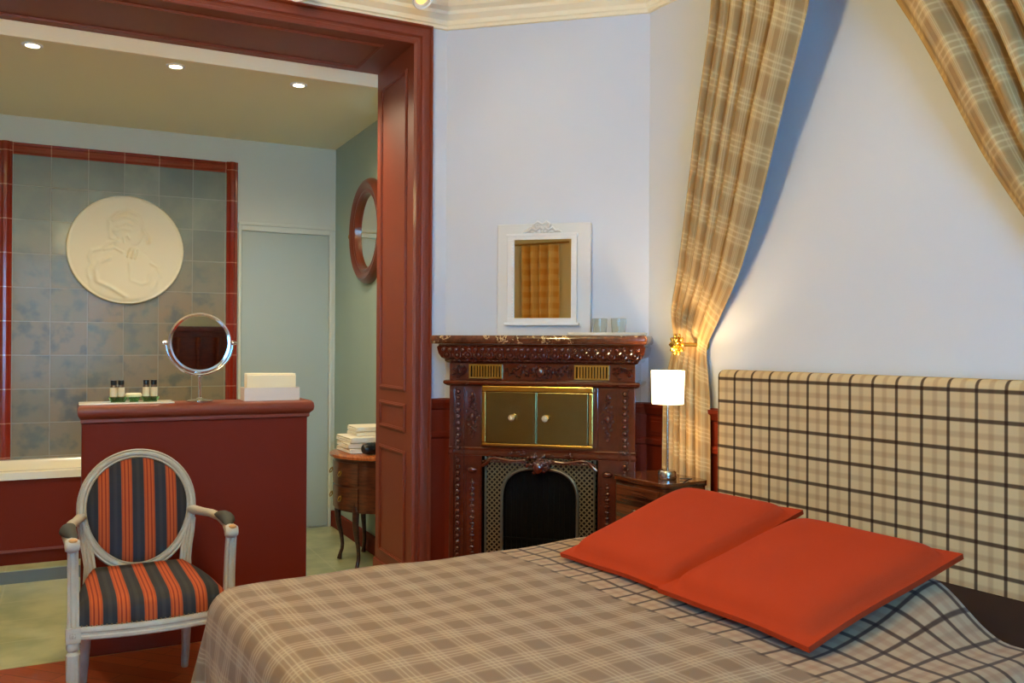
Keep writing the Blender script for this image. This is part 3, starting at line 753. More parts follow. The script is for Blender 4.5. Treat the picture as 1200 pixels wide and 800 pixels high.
# pilasters with bead strings and floral drops
for s, xa, xb in ((-1, FX0+.018, -.245), (1, .285, FX1-.018)):
    m = MB()
    xo = FX0+.045 if s < 0 else FX1-.045            # bead string axis
    for d in (-.024, .024): m.box(xo+d-.004, xo+d+.004, FY-.012, FY, .05, 1.085)
    for z_ in [.07+.0285*k for k in range(36)]:
        if .77 < z_ < .80: continue
        m.ball((xo, FY-.009, z_), (.012, .012, .0115), 8, Matrix.Rotation(.5, 3, 'Y'))
        m.ball((xo+.013*s, FY-.004, z_+.014), (.005, .006, .006), 6)
    fx = -.288 if s < 0 else .328
    frame_ridge(m, fx-.038, fx+.038, .835, 1.082, FY, .010, .010, 'y')
    frame_ridge(m, fx-.038, fx+.038, .05, .745, FY, .010, .010, 'y')
    for k in range(26):
        q = (k+.5)/26; z_ = .86+.20*q; wv = .006+.020*math.sin(PI*q)**2
        m.ball((fx+wv*math.sin(k*2.4), FY-.006, z_), (.008, .012, .006), 7, Matrix.Rotation(k, 3, 'Y'))
    m.ball((fx, FY-.010, .955), (.014, .012, .018), 9); m.ball((fx, FY-.008, 1.055), (.008, .008, .014), 8)
    for k in range(22):
        z_ = .10+.0265*k; m.ball((fx, FY-.006, z_), (.013, .007, .008), 7); m.ball((fx, FY-.008, z_+.013), (.005, .006, .005), 6)
    m.ball((fx, FY-.012, .715), (.024, .013, .014), 8)
    m.build('pilaster_ornament', 'glaze', Fp, smooth=60)
m = MB(); xprof(m, [(0, .776), (.003, .780), (.004, .786), (.003, .792), (.001, .797), (.001, .806), (.003, .811), (0, .816)], FX0, FX1); m.build('middle_ledge', 'glaze', Fp, smooth=30)
# brass double door
bx_0, bx_1, bz0, bz1 = -.240, .266, .826, 1.096
m = MB(); fw = .020
m.box(bx_0, bx_1, FY-.022, FY-.001, bz1-fw*1.3, bz1); m.box(bx_0, bx_1, FY-.022, FY-.001, bz0, bz0+fw*.7)
m.box(bx_0, bx_0+fw, FY-.022, FY-.001, bz0+fw*.7, bz1-fw*1.3); m.box(bx_1-fw, bx_1, FY-.022, FY-.001, bz0+fw*.7, bz1-fw*1.3)
o = m.build('door_frame', 'brass', Fp, smooth=0, bevel=.004); o['label'] = 'bright brass frame round the doors'
xm = (bx_0+bx_1)/2
for s, x0, x1 in ((-1, bx_0+fw+.001, xm-.001), (1, xm+.001, bx_1-fw-.001)):
    m = MB().box(x0, x1, FY-.026, FY-.004, bz0+.015, bz1-.027); m.box(x1-.010 if s < 0 else x0, x1 if s < 0 else x0+.004, FY-.030, FY-.026, bz0+.015, bz1-.027)
    dr = m.build('brass_door', 'brass_door', Fp, smooth=0, bevel=.003)
    kx = -.095 if s < 0 else .057
    kb = MB().lathe([(.012, -.001), (.013, -.005), (.006, -.010), (.005, -.014)], (kx, FY-.026, .956), 16, axis='y'); kb.build('knob_rose', 'gold', dr, smooth=40)
    MB().lathe([(.005, -.012), (.014, -.018), (.0155, -.026), (.010, -.034), (.001, -.036)], (kx, FY-.026, .956), 8, axis='y').build('crystal_knob', 'crystal', dr, smooth=0)
# arched fret surround
ax0, ax1, ah = -.152, .194, .728
m = MB(); n = 24; cxm = (ax0+ax1)/2; rx = (ax1-ax0)/2
arch = [(ax1, .0)]+[(cxm+rx*(abs(math.cos(a))**.72)*(1 if math.cos(a) > 0 else -1), .585+(ah-.585)*(math.sin(a)**.8)) for a in [PI*k/n for k in range(n+1)]]+[(ax0, .0)]
def rect_pt(q):  # matching outer outline
    return q
outer = []
for (x_, z_) in arch:
    dx = x_-cxm; dz = z_-.40
    if z_ <= .001: outer.append((HX1 if dx > 0 else HX0, 0))
    else:
        k = min(((HX1-cxm) if dx > 0 else (cxm-HX0))/max(abs(dx), 1e-6), (.79-.40)/max(dz, 1e-6)); outer.append((cxm+dx*k, .40+dz*k))
fy = FY+.015
m.rings([[(x_, fy, z_) for x_, z_ in outer], [(x_, fy, z_) for x_, z_ in arch], [(x_, fy+.012, z_) for x_, z_ in arch], [(x_, fy+.012, z_) for x_, z_ in outer]], closed=False, cap=False)
m.build('fretwork_surround', 'fret', Fp, smooth=0)
m = MB(); m.tube([(x_, fy-.004, z_) for x_, z_ in arch], .008, 8); 
for xx in (HX0+.006, HX1-.006): m.tube([(xx, fy-.004, 0), (xx, fy-.004, .785)], .005, 8)
m.tube([(HX0, fy-.004, .784), (HX1, fy-.004, .784)], .005, 8)
m.build('surround_rim', simple('aged_nickel', (120, 116, 96), .35, metal=.8), Fp, smooth=50)
m = MB(); m.box(HX0-.008, HX0, FY+.03, FB-.032, 0, .788); m.box(HX1, HX1+.008, FY+.03, FB-.032, 0, .788); m.box(HX0, HX1, FB-.038, FB-.031, 0, .788); m.box(HX0, HX1, FY+.03, FB-.038, .781, .788)
m.box(ax0+.0, ax1, FY+.030, FY+.036, 0, .72)
for k in range(14): m.box(ax0+.01+k*.0245, ax0+.016+k*.0245, FY+.024, FY+.030, 0, .70)
m.box(ax0, ax1, FY+.020, FY+.030, .40, .412)
m.build('hearth_screen', 'black', Fp, smooth=0)
# lintel garland and cartouche above the hearth
m = MB()
for s in (-1, 1):
    pts = [(.02+s*(.06+.20*q/10), FY-.008, .765-.006*math.sin(q*.6)-.035*sm(.75, 1, q/10)) for q in range(11)]
    m.tube(pts, [.007+.003*(k % 2) for k in range(11)], 8)
    for q in range(22): m.ball((.02+s*(.06+.195*q/21), FY-.012, .757-.003*(q % 2)), (.006, .005, .005), 6)
rnd = random.Random(4)
for k in range(60):
    a, r = rnd.uniform(0, 2*PI), rnd.uniform(0, 1)**.6; m.ball((.02+.058*r*math.cos(a), FY-.012-.012*(1-r), .758+.045*r*math.sin(a)-.006), (rnd.uniform(.006, .012), .009, rnd.uniform(.005, .009)), 7, Matrix.Rotation(rnd.uniform(0, PI), 3, 'Y'))
for k in range(16):
    s = 1 if k % 2 else -1; m.ball((.02+s*rnd.uniform(.06, .15), FY-.008, .795+rnd.uniform(-.008, .008)), (.011, .006, .005), 7, Matrix.Rotation(rnd.uniform(-.8, .8), 3, 'Y'))
m.ball((.02, FY-.018, .735), (.026, .016, .030), 12)
m.build('cartouche', 'glaze', Fp, smooth=60)

# ------------------------------------------------------------------ mirror on white panel above the shelf
Pn = thing('white_panel', 'pale panel board standing on the marble shelf behind the little mirror', 'panel', Mf @ Matrix.Translation((-.008, -.002, 1.3225)))
m = MB().box(-.224, .224, -.034, 0, 0, .528); m.build('board', simple('panel_paint', (214, 218, 224), .6), Pn, smooth=0, bevel=.004)
Mi = thing('framed_mirror', 'small rectangular white framed mirror with a carved bow crest above the fireplace', 'mirror', Mf @ Matrix.Translation((-.012, -.0365, 1.372)))
a0, a1, z0, z1 = -.166, .166, .012, .424; gx0, gx1, gz0, gz1 = -.134, .140, .034, .402
m = MB()
m.box(a0, a1, -.020, 0, z0, gz0); m.box(a0, a1, -.020, 0, gz1, z1); m.box(a0, gx0, -.020, 0, gz0, gz1); m.box(gx1, a1, -.020, 0, gz0, gz1)
m.box(a0-.012, a1+.012, -.028, 0, 0, .012); m.box(a0-.004, a1+.004, -.026, 0, z1-.006, z1+.006)
for k in range(24): m.ball((gx0-.006, -.020, gz0+.01+k*.0155), .0035, 6); m.ball((gx1+.006, -.020, gz0+.01+k*.0155), .0035, 6)
m.build('mirror_frame', 'white_paint', Mi, smooth=0, bevel=.002)
MB().box(gx0, gx1, -.012, -.006, gz0, gz1).build('mirror_glass', 'mirror', Mi, smooth=0)
m = MB(); zb = z1+.004; cx2 = .0
for s in (-1, 1):
    m.tube([(cx2, -.010, zb+.046), (cx2+s*.022, -.010, zb+.058), (cx2+s*.036, -.010, zb+.046), (cx2+s*.030, -.010, zb+.030), (cx2+s*.006, -.010, zb+.034)], [.004, .006, .0065, .005, .004], 8)
    m.tube([(cx2+s*.01, -.010, zb+.034), (cx2+s*.030, -.010, zb+.018), (cx2+s*.050, -.010, zb+.030), (cx2+s*.062, -.010, zb+.016), (cx2+s*.088, -.010, zb+.010), (cx2+s*.096, -.010, zb+.002)], [.004, .006, .007, .006, .006, .003], 8)
    m.ball((cx2+s*.045, -.010, zb+.010), (.014, .006, .007), 8); m.ball((cx2+s*.072, -.010, zb+.016), (.010, .006, .008), 8)
    m.ball((cx2+s*.016, -.012, zb+.010), (.010, .006, .008), 8)
m.ball((cx2, -.012, zb+.028), (.010, .008, .010), 9); m.ball((cx2, -.010, zb+.010), (.006, .006, .012), 8); m.box(cx2-.09, cx2+.09, -.016, -.004, zb-.003, zb+.004)
m.build('bow_crest', 'white_paint', Mi, smooth=50)
# tray and tumblers
tr = MB().rings([rr(-.168, .168, -.085, .085, .038, 0, 5), rr(-.172, .172, -.088, .088, .04, .004, 5), rr(-.172, .172, -.088, .088, .04, .014, 5), rr(-.166, .166, -.082, .082, .038, .014, 5), rr(-.160, .160, -.076, .076, .036, .005, 5)])
tag(tr.build('porcelain_tray', 'porcelain', None, mw=Mf @ Matrix.Translation((.315, -.175, 1.3225)), smooth=40), 'white porcelain tray at the right end of the marble shelf', 'tray')
for x_, lab in ((.268, 'clear glass tumbler on the white tray, next to the white panel'), (.352, 'clear glass tumbler on the white tray, at the right')):
    g = MB().lathe([(.001, 0), (.028, 0), (.030, .003), (.033, .045), (.034, .072), (.0322, .0725), (.0300, .045), (.027, .008), (.001, .007)], seg=32)
    tag(g.build('glass_tumbler', 'glass', None, mw=Mf @ Matrix.Translation((x_+.012, -.170, 1.3275)), smooth=40), lab, 'glass', 'tumblers on the mantel tray')

# ------------------------------------------------------------------ nightstand + lamp
Ns = thing('nightstand', 'glossy dark striped-veneer nightstand between fireplace and bed', 'nightstand', Mr @ Matrix.Translation((.335, -.22, 0)))
nx, ny = .165, .115
m = MB(); m.rings([rr(-nx, nx, -ny, ny, .03, .04, 5), rr(-nx, nx, -ny, ny, .03, .715, 5)]); m.build('cabinet', 'macassar', Ns, smooth=30)
m = MB(); m.rings([rr(-nx-.008, nx+.008, -ny-.008, ny+.004, .034, .716, 5), rr(-nx-.008, nx+.008, -ny-.008, ny+.004, .034, .738, 5)]); m.build('top', 'macassar', Ns, smooth=30, bevel=.003)
for k in range(3):
    z0 = .08+k*.212; dr = MB().box(-nx+.035, nx-.035, -ny-.010, -ny-.0005, z0, z0+.200).build('drawer', 'macassar', Ns, smooth=0, bevel=.003)
    MB().lathe([(.008, 0), (.012, -.010), (.009, -.018), (.001, -.020)], (0, -ny-.010, z0+.10), 16, axis='y').build('knob', 'steel', dr, smooth=40)
MB().box(-nx+.02, nx-.02, -ny+.02, ny-.01, 0, .041).build('plinth', 'walnut_dark', Ns, smooth=0)
lp = (.400, -.235)
Lm = thing('table_lamp', 'lit table lamp with white drum shade and slim steel stem on the nightstand', 'lamp', Mr @ Matrix.Translation((lp[0], lp[1], .7385)))
MB().lathe([(.001, 0), (.036, 0), (.038, .004), (.038, .030), (.034, .036), (.010, .039), (.001, .039)], seg=32).build('base', 'steel', Lm, smooth=40)
MB().lathe([(.005, .036), (.005, .36), (.010, .362), (.010, .385), (.001, .385)], seg=14).build('stem', 'steel', Lm, smooth=40)
m = MB().lathe([(.064, .305), (.068, .440), (.0665, .440), (.0625, .305)], seg=48); 
m.build('lamp_shade', 'shade', Lm, smooth=40)
m = MB()
for a in (0, 120, 240): m.tube([(.010*math.cos(R(a)), .010*math.sin(R(a)), .37), (.064*math.cos(R(a)), .064*math.sin(R(a)), .37)], .0015, 6)
m.build('shade_spider', 'steel', Lm, smooth=40)
MB().ball((0, 0, .355), (.014, .014, .016), 16).build('bulb', 'bulb', Lm, smooth=60)
p = W('r', lp[0], lp[1], .7385+.385); warm_light('POINT', 'lamp_bulb_light', p, 9, (1, .70, .36), size=.02)
cd = MB().tube([(0.04, .03, .004), (.07, .055, .006), (.10, .04, .010), (.12, 0, .012), (.128, -.03, .004)], .0028, 8).build('power_cord', 'black_gloss', Lm, smooth=50)

# ------------------------------------------------------------------ bed
Bd = thing('bed', 'double bed with tall beige check headboard and dark brown sheet', 'bed', Mb)
BW, BL, BT = 1.58, 1.97, .60
m = MB().box(-.0, BW+.04, 0, .095, .08, 1.186)
hb = m.build('headboard', 'check', Bd, smooth=40); hb['label'] = 'headboard covered in beige dark check cloth'
k = hb.modifiers.new('b', 'BEVEL'); k.width = .028; k.segments = 5
m = MB().rings([rr(.02, BW-.02, -BL+.03, -.005, .05, .30, 5), rr(.0+.01, BW-.01, -BL+.02, -.002, .06, .33, 5), rr(.01, BW-.01, -BL+.02, -.002, .06, .55, 5), rr(.03, BW-.03, -BL+.04, -.012, .06, .570, 5)])
m.build('mattress', 'dark_sheet', Bd, smooth=40)
MB().box(.03, BW-.03, -BL+.05, -.01, .10, .299).build('bed_base', 'dark_sheet', Bd, smooth=0, bevel=.01)
for x_ in (.10, BW-.10):
    for y_ in (-.10, -BL+.14): MB().box(x_-.03, x_+.03, y_-.03, y_+.03, 0, .10).build('foot', 'walnut_dark', Bd, smooth=0)
# bedspread
rE = .075; HEM = -.50; DROP = .50
def hump(x_, y_):
    h = .090*sm(-.95, -.52, y_)*sm(.04, .40, x_)*(1-sm(1.24, 1.46, x_))
    h += .022*math.exp(-((x_-1.28)/.10)**2)*sm(-.72, -.50, y_)
    return h
def spread(a, b):
    cxx = min(max(a, rE), BW-rE); cyy = max(b, -BL+rE); ox, oy = a-cxx, b-cyy
    d = max(abs(ox), abs(oy)); L = math.hypot(ox, oy)
    z_ = BT + hump(cxx, cyy)*(1-sm(0, .1, d)) + .0035*math.sin(a*9+1)*math.sin(b*7)+.002*math.sin(a*23+b*17)
    if L < 1e-6: return Vector((cxx, cyy, z_))
    ux, uy = ox/L, oy/L; q = rE*PI/2
    if d < q: th = d/rE; out = rE*math.sin(th); dn = rE*(1-math.cos(th))
    else:
        e = d-q; per = (a if abs(oy) > abs(ox) else b)
        cor = min(abs(ox), abs(oy))/max(abs(ox), abs(oy), 1e-6)
        out = rE + e*.11 + sm(0, .3, e)*(.020*math.sin(per*21+2)+.012*math.sin(per*47)) + .16*e*cor
        dn = rE + e*.985
    return Vector((cxx+ux*out, cyy+uy*out, z_-dn))
A0, A1, B0, B1 = -DROP+rE*.6, BW+DROP-rE*.6, -BL-DROP+rE*.6, HEM
m = MB()
def fs(u, v_): return spread(A0+(A1-A0)*u, B0+(B1-B0)*v_)
def fu(u, v_): return (A0+(A1-A0)*u, B0+(B1-B0)*v_)
m.grid(fs, 150, 130, fu)
sp = m.build('bedspread', 'spread', None, mw=Mb, smooth=60, solid=.006)
tag(sp, 'tan tartan bedspread with dark check band, draped over the bed', 'bedspread')
# cushions
def cushion(x, y, z, rz, tilt, w, l, lab):
    mm = MB()
    def f(sgn):
        def g(u, v_):
            a, b = 2*u-1, 2*v_-1; fl = .925
            d_ = (abs(a)**9+abs(b)**9)**(1/9)/fl; p = max(0, 1-d_**8)
            e_ = max(abs(a), abs(b)); h = .007+.004*sm(.95, .975, e_)*(1-sm(.985, 1.0, e_))+(.043 if sgn > 0 else .024)*p**.5
            px_ = a*(1-.025*(1-b*b)*abs(a)**3); pz_ = b*(1-.025*(1-a*a)*abs(b)**3)
            return Vector((px_*w/2, l/2+pz_*l/2, sgn*h + .002*math.sin(a*5)*math.sin(b*4)))
        return g
    n = 44
    mm.grid(f(1), n, n); mm.grid(f(-1), n, n)
    bmesh.ops.bridge_loops  # keep import used
    top = [v for v in mm.b.verts]; N1 = (n+1)*(n+1)
    def idx(k, i, j): return top[k*N1+j*(n+1)+i]
    per = [(i, 0) for i in range(n)]+[(n, j) for j in range(n)]+[(n-i, n) for i in range(n)]+[(0, n-j) for j in range(n)]
    for q in range(len(per)):
        a, b = per[q], per[(q+1) % len(per)]; mm.face([idx(0, *a), idx(0, *b), idx(1, *b), idx(1, *a)])
    o = mm.build('orange_cushion', 'orange', None, mw=Mb @ Matrix.Translation((x, y, z)) @ Matrix.Rotation(R(rz), 4, 'Z') @ Matrix.Rotation(R(tilt), 4, 'X'), smooth=60)
    return tag(o, lab, 'cushion', 'orange cushions leaning by the headboard')
cushion(.528, -.930, .616, 1.5, 16.5, .495, .57, 'flat square orange cushion nearest the nightstand')
cushion(1.030, -.970, .626, -2, 14.5, .515, .555, 'flat square orange cushion nearer the dark sheet, overlapping the other')

# ------------------------------------------------------------------ bed curtains
def curve(tab, z_):
    for (z0, *a), (z1, *b) in zip(tab, tab[1:]):
        if z_ <= z0 or (z1 <= z_ <= z0) or (z0 <= z_ <= z1):
            if (z0 >= z_ >= z1):
                q = (z0-z_)/(z0-z1); return [i+(j-i)*q for i, j in zip(a, b)]
    return list(tab[-1][1:])
# z, left s, left off, right s, right off, fold amplitude
CT = [(2.86, .720, .26, 1.225, .32, .048), (2.60, .690, .23, 1.150, .27, .046), (2.45, .655, .21, 1.090, .24, .044), (2.10, .512, .16, .910, .185, .036), (1.79, .412, .13, .758, .130, .028),
      (1.55, .335, .115, .625, .085, .018), (1.43, .292, .11, .520, .065, .014), (1.35, .262, .080, .425, .040, .010), (1.285, .246, .050, .392, .024, .007), (1.20, .220, .058, .405, .030, .013), (1.05, .212, .075, .432, .04, .020), (.70, .204, .07, .446, .042, .024), (.03, .200, .07, .450, .045, .026)]
def smooth_tab(z_):
    # average of neighbouring samples for soft bends
    ks = [curve(CT, max(.03, min(2.86, z_+d))) for d in (-.05, -.025, 0, .025, .05)]
    return [sum(k[i] for k in ks)/5 for i in range(5)]
def bed_curtain(flip, label):
    S0 = 1.226*2
    m = MB(); NZ, NX = 150, 90
    zs = [2.86-(2.86-.03)*(j/NZ) for j in range(NZ+1)]
    def pt(u, v_):
        z_ = 2.86-(2.86-.03)*v_; sl, ol, sr, orr, amp = smooth_tab(z_)
        ph = PI*(5.6*(1-(1-u)**1.5))+.9+.35*math.sin(v_*4)
        f_ = 1-2*(1-abs(math.sin(ph)))**1.4 if True else 0; f2 = math.sin(u*2*PI*9+v_*3)*.4
        s_ = sl+(sr-sl)*u; off = ol+(orr-ol)*u + amp*f_ + amp*.22*f2
        z2 = z_ + .10*(1-u)*sm(1.5, 2.8, z_)
        # cloth caught by the holdback droops a little on the far side
        z2 -= .05*math.exp(-((z_-1.36)/.10)**2)*(u-.3)
        off = max(off, .012)
        if flip: s_ = S0-s_+.12*sm(1.5, 1.25, z_)-.03*sm(2.3, 1.8, z_)
        return Vector((s_, -off, z2))
    def uvf(u, v_): return (u*1.55+(.3 if flip else 0), (2.86-.03)*(1-v_)*1.0+ .16*u*sm(.0, .5, 1-v_))
    m.grid(pt, NX, NZ, uvf)
    o = m.build('bed_curtain', 'curtain', None, mw=Mr, smooth=70, solid=.003)
    return tag(o, label, 'curtain', 'tartan bed curtains')
bed_curtain(False, 'tan tartan bed curtain held back beside the bedside lamp')
bed_curtain(True, 'tan tartan bed curtain at the right edge, sweeping down to the right')
def holdback(s_, lab):
    H_ = thing('curtain_holdback', lab, 'curtain holdback', Mr @ Matrix.Translation((s_, 0, 1.285)))
    MB().lathe([(.028, 0), (.030, -.006), (.026, -.018), (.012, -.026), (.009, -.040), (.008, -.150), (.001, -.150)], seg=20, axis='y').build('arm', 'brass', H_, smooth=40)
    MB().lathe([(.001, -.150), (.016, -.152), (.018, -.170), (.012, -.182), (.001, -.185)], seg=24, axis='y').build('boss', 'gold', H_, smooth=40)
    m = MB()
    for ring, (n, r, sz) in enumerate(((10, .034, .014), (10, .020, .010))):
        for k in range(n):
            a = 2*PI*k/n+ring*.3; m.ball((r*math.cos(a), -.156-ring*.010, r*math.sin(a)), (sz, .010, sz*.6), 8, Matrix.Rotation(-a, 3, 'Y'))
    m.build('flower_rosette', 'gold', H_, smooth=60)
holdback(.366, 'gilded flower rosette on a brass arm holding back the left bed curtain')
# canopy board the curtains hang from
Cn = thing('bed_canopy', 'wooden canopy board above the bed from which both tartan curtains hang', 'canopy', Mr @ Matrix.Translation((1.274, -.001, 2.885)))
m = MB(); m.rings([[(.70*math.cos(PI*k/24), -.46*math.sin(PI*k/24)**.8 if 0 < k < 24 else 0, z_) for k in range(25)] for z_ in (0, .03)]); m.build('board', 'cream', Cn, smooth=30)

# ------------------------------------------------------------------ armchair
Ma = Matrix.Translation((-1.277, 3.083, 0)) @ Matrix.Rotation(R(28.4), 4, 'Z')
A = thing('armchair', 'white distressed oval-back armchair in dark fabric with orange stripes', 'armchair', Ma)
zc, rx, rz = .645, .192, .208     # centreline oval of the back
def by(z_): return .262+.10*(z_-.42)/.45      # rake of the back
def ov(a, k=1.0, dy=0):
    x_, z_ = rx*k*math.cos(a)*(1+.06*math.sin(a)), zc+rz*k*math.sin(a); return Vector((x_, by(z_)+dy, z_))
m = MB(); n = 72
prof = [(-.018, .014), (-.018, -.006), (-.014, -.013), (-.009, -.009), (-.003, -.017), (.003, -.017), (.009, -.010), (.014, -.014), (.018, -.006), (.018, .014)]
pts = [ov(2*PI*k/n) for k in range(n)]
up_ = Vector((0, .2, 1)).normalized()
m.sweep(prof, pts, lambda i: ((Vector((math.cos(2*PI*i/n)/rx, 0, math.sin(2*PI*i/n)/rz)).normalized()), Vector((0, 1, -.2)).normalized()), closed=True)
m.build('back_frame', 'chair_paint', A, smooth=35)
m = MB(); rs = []
for j in range(13):
    q = j/12; k = .925*math.cos(q*PI/2)**.6 if j < 12 else .001; dy = -.004-.028*math.sin(q*PI/2)
    rs.append([ov(2*PI*i/n, max(k, .002), dy) for i in range(n)])
m.rings([[ov(2*PI*i/n, .925, .010) for i in range(n)]]+rs); m.build('back_upholstery', 'stripe_back', A, smooth=60)
for s in (-1, 1):
    m = MB()   # stile: merges oval with rear leg
    path = [(s*.188, by(.60), .60), (s*.182, by(.55), .55), (s*.172, by(.50)-.002, .50), (s*.166, by(.46)-.008, .455), (s*.168, .262, .41), (s*.170, .262, .365)]
    m.sweep([(-.020, .012), (-.020, -.010), (-.012, -.016), (-.006, -.010), (0, -.017), (.006, -.010), (.012, -.016), (.020, -.010), (.020, .012)], path, lambda i: (Vector((1, 0, 0)), Vector((0, 1, 0))))
    m.build('back_stile', 'chair_paint', A, smooth=35)
    m = MB().tube([(s*.170, .262, .375), (s*.172, .268, .30), (s*.176, .295, .18), (s*.180, .340, .06), (s*.181, .362, .004)], [.022, .021, .018, .015, .014], 12)
    m.build('leg', 'chair_paint', A, smooth=40)
    # front leg: block, collar, fluted tapering shaft, foot
    fx, fyy = s*.2375, -.25
    leg = MB(); leg.box(fx-.021, fx+.021, fyy-.021, fyy+.021, .345, .392)
    prof_ = [(.014, .345), (.019, .338), (.021, .330), (.019, .322), (.013, .316), (.021, .306), (.0215, .295), (.0185, .17), (.0155, .05), (.0145, .035), (.018, .030), (.018, .022), (.012, .014), (.014, .006), (.011, 0)]
    rs = []
    for r, z_ in prof_:
        fl = .10 if .05 < z_ < .30 else 0
        rs.append([(fx+r*(1-fl*(k % 3 == 0))*math.cos(2*PI*k/36), fyy+r*(1-fl*(k % 3 == 0))*math.sin(2*PI*k/36), z_) for k in range(36)])
    leg.rings(rs)
    for kx in range(-1, 2): leg.ball((fx+kx*.007, fyy-.021, .368), (.004, .003, .009), 6)
    leg.ball((fx, fyy-.022, .368), (.006, .004, .006), 8)
    leg.build('leg', 'chair_paint', A, smooth=30)
    # arm support and arm rest
    m = MB()
    path = [(fx, fyy+.002, .390), (fx-s*.001, fyy+.012, .44), (fx, fyy+.014, .50), (fx+s*.001, fyy+.008, .56), (fx+s*.002, fyy-.002, .62), (fx+s*.002, fyy-.006, .640)]
    m.sweep([(-.017, .016), (-.017, -.013), (-.010, -.017), (-.004, -.012), (.004, -.012), (.010, -.017), (.017, -.013), (.017, .016)], path, lambda i: (Vector((1-.10*i/5, 0, 0)), Vector((0, 1, 0))))
    m.build('arm_support', 'chair_paint', A, smooth=35)
    m = MB()
    path = [(s*.196, by(.62)-.004, .632), (s*.214, .19, .640), (s*.232, .10, .648), (s*.246, -.01, .652), (s*.250, -.12, .648), (s*.244, -.20, .645), (s*.240, -.245, .650)]
    m.tube(path, [.020, .018, .017, .017, .018, .020, .022], 12, flat=.85, up=(0, 0, 1))
    m.build('arm_rail', 'chair_paint', A, smooth=50)
    m = MB(); m.lathe([(.001, -.024), (.016, -.022), (.023, -.010), (.023, .008), (.015, .019), (.001, .020)], (s*.240, -.262, .648), 16, axis='x'); m.build('arm_scroll', 'chair_paint', A, smooth=45)
    m = MB().ball((s*.240, -.272, .664), (.014, .012, .008), 10); o = m.build('worn_gilding', 'chair_worn', A, smooth=50)
    m = MB(); ks = 12; rs = []
    for k in range(ks+1):
        q = k/ks; y_ = .0-.22*q; x_ = s*(.236+.014*math.sin(PI*q)); z_ = .662; hh = .024*math.sin(PI*q)**.6+.001; ww = .026*math.sin(PI*min(max(q, .03), .97))**.4
        rs.append([(x_+ww*math.cos(2*PI*i/14), y_, z_+hh*math.sin(2*PI*i/14)*(1 if math.sin(2*PI*i/14) > 0 else .3)) for i in range(14)])
    m.rings(rs)
    t_ = MAT.get('stripe_arm')
    if not t_:
        nt = NT('striped_fabric_arm'); nt.set(.8); v, x, y, z = nt.coord()
        nt.col(nt.mix(nt.line(y, .30, .035, .05, .1), lin((56, 60, 60)), lin((172, 80, 38)))); MAT['stripe_arm'] = t_ = nt.m
    m.build('arm_pad', t_, A, smooth=60)
# seat rails: bowed front, sides, back
def seat_outline(k, z_, n=20):
    pts = []
    for i in range(n+1):
        q = i/n; pts.append((-.2375*k+.475*k*q, (-.25-.035*math.sin(PI*q))*k+.0, z_))
    for i in range(1, n): q = i/n; pts.append(((.2375-.065*q)*k+.012*math.sin(PI*q), -.25*k+.51*q*k, z_))
    for i in range(n+1): q = i/n; pts.append(((.1725-.345*q)*k, .262*k, z_))
    for i in range(1, n): q = i/n; pts.append(((-.1725-.065*q)*k-.012*math.sin(PI*q), (.262-.512*q)*k, z_))
    return pts
m = MB(); rs = []
for k, z_ in ((.93, .350), (1.03, .350), (1.045, .354), (1.045, .362), (1.03, .366), (1.03, .372), (1.04, .376), (1.04, .384), (1.03, .390), (.93, .390)): rs.append(seat_outline(k, z_))
rs.append(rs[0]); m.rings(rs, cap=False); m.build('seat_rail', 'chair_paint', A, smooth=35)
m = MB(); rs = []
for q in range(12):
    a = q/11*PI/2; k = .995*max(math.cos(a)**.22, .002) if q < 11 else .002; rs.append(seat_outline(k, .388+.080*math.sin(a)**.8))
m.rings([seat_outline(.99, .372)]+rs); m.build('seat_cushion', 'stripe_seat', A, smooth=70)
m = MB()
for p_ in seat_outline(1.022, .3935, 34)[:35]: m.ball(p_, .0028, 6)
m.build('nail_trim', simple('old_brass_nails', (120, 104, 70), .4, metal=1), A, smooth=60)

# ------------------------------------------------------------------ behind the camera, seen in the mirrors
tg_, _x, _y, _v, _s = tartan('tartan_gold_cloth', (240, 186, 96), (214, 150, 66), (250, 222, 150), period=.14); tg_.col(_s); MAT['gold_cloth'] = tg_.m
def rear_curtain(xw0, xw1, lab):
    a, b = rearx(xw0), rearx(xw1)
    mm = MB()
    def pt(u, v_):
        z_ = 2.50-2.47*v_; return Vector((a+(b-a)*u, -.13+.07*math.sin(u*2*PI*4+.4*math.sin(v_*4)), z_))
    mm.grid(pt, 80, 30, lambda u, v_: (u*.9, 2.5*(1-v_)))
    return tag(mm.build('window_curtain', 'gold_cloth', None, mw=Mrear, smooth=70, solid=.003), lab, 'curtain', 'curtains on the rear wall')
rear_curtain(-2.60, -3.10, 'gold tartan curtain on the rear wall seen in the little framed mirror')
MB_ = MB().lathe([(.012, rearx(-2.45)), (.012, rearx(-3.3))], (0, -.13, 2.52), 12, axis='x')
tag(MB_.build('curtain_rod', 'brass', None, mw=Mrear, smooth=40), 'brass rod on the rear wall carrying the gold curtain', 'curtain rod')
Sd = thing('sideboard', 'tall reddish wooden sideboard with turned columns seen in the shaving mirror', 'sideboard', Mrear @ Matrix.Translation((rearx(2.66), -.27, 0)))
m = MB().box(-1.1, 1.1, 0, .24, .06, 1.30); m.build('carcass', 'oak_red', Sd, smooth=0)
m = MB().box(-1.15, 1.15, -.06, .26, 1.30, 1.36); m.box(-1.12, 1.12, -.03, .24, 1.24, 1.30); m.build('top', 'oak_red', Sd, smooth=0, bevel=.008)
for k in range(9):
    x_ = -1.04+k*.26; MB().lathe([(.03, .06), (.035, .10), (.02, .14), (.032, .5), (.022, 1.1), (.034, 1.18), (.034, 1.235)], (x_, -.022, 0), 16).build('column', 'oak_red', Sd, smooth=40)

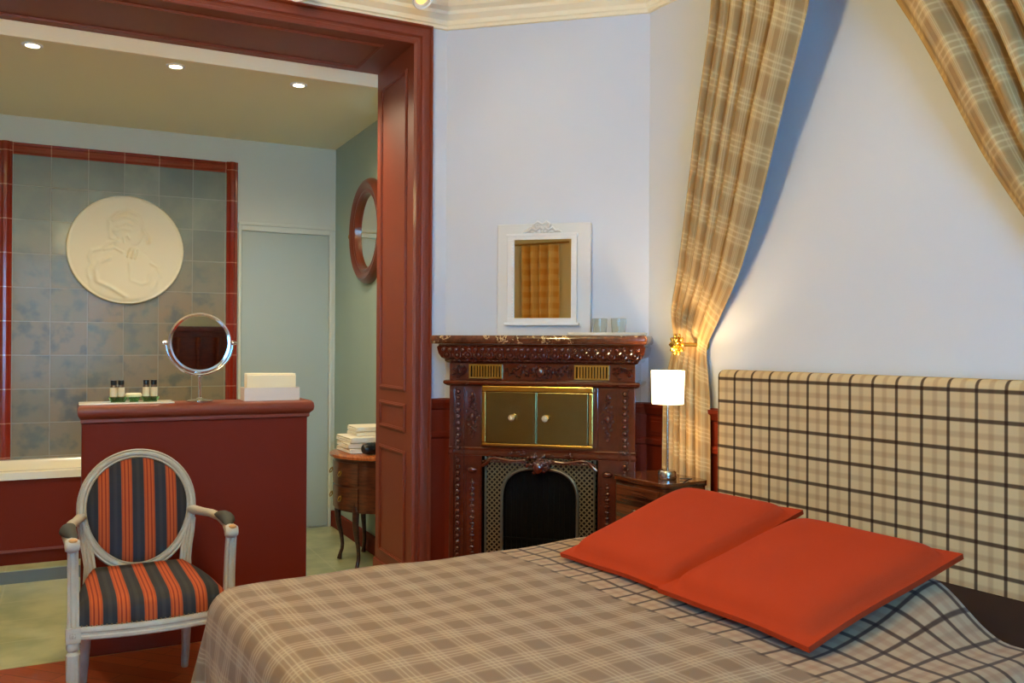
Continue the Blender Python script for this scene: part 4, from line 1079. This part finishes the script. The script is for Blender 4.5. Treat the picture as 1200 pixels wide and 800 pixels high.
# ------------------------------------------------------------------ daylight and main lamp, added out of view
# unseen opal globe added as the main light, hung out of view above
cl = thing('added_globe_lamp', 'unseen opal globe added in the middle of the room as its main light', 'added lamp', Matrix.Translation((-.75, 1.55, 2.36)))
MB().ball((0, 0, 0), .155, 40).build('glass_globe', emit('globe_glow', (255, 229, 162), PEND), cl, smooth=80)
MB().tube([(0, 0, .15), (0, 0, CEIL-2.37)], .006, 10).build('rod', 'brass', cl, smooth=60)
MB().lathe([(.001, CEIL-2.361), (.05, CEIL-2.361), (.045, CEIL-2.39), (.01, CEIL-2.40)], seg=24).build('ceiling_rose', 'brass', cl, smooth=40)
# blue area light added outside the unseen rear window as cool daylight
Lw = bpy.data.lights.new('added_daylight', 'AREA'); Lw.shape = 'RECTANGLE'; Lw.size = 1.35; Lw.size_y = 1.85; Lw.energy = 270; Lw.color = (.15, .53, .95)
ow = bpy.data.objects.new('added_daylight', Lw); C.objects.link(ow)
wc = Mrear @ Vector(((wx0+wx1)/2, .20, 1.55)); ow.location = wc
dirn = (Mrear.to_3x3() @ Vector((0, -1, 0))); ow.rotation_mode = 'QUATERNION'; ow.rotation_quaternion = dirn.to_track_quat('-Z', 'Z')
w = bpy.data.worlds.new('World'); bpy.context.scene.world = w; w.use_nodes = True
bg = w.node_tree.nodes['Background']; bg.inputs[0].default_value = (.30, .55, 1, 1); bg.inputs[1].default_value = .6

# ------------------------------------------------------------------ camera
cam = bpy.data.cameras.new('camera'); co = bpy.data.objects.new('camera', cam); C.objects.link(co)
cam.sensor_width = 36; cam.lens = 36*1030/1200; cam.clip_start = .05
co.location = (0, 0, 1.28)
co.rotation_euler = (Matrix.Rotation(R(90), 3, 'X') @ Matrix.Rotation(math.atan(4/1030), 3, 'X') @ Matrix.Rotation(.0052, 3, 'Z')).to_euler()
bpy.context.scene.camera = co
vs = bpy.context.scene.view_settings
vs.view_transform = 'Standard'; vs.look = 'None'; vs.gamma = 1; vs.exposure = 0; vs.use_curve_mapping = False
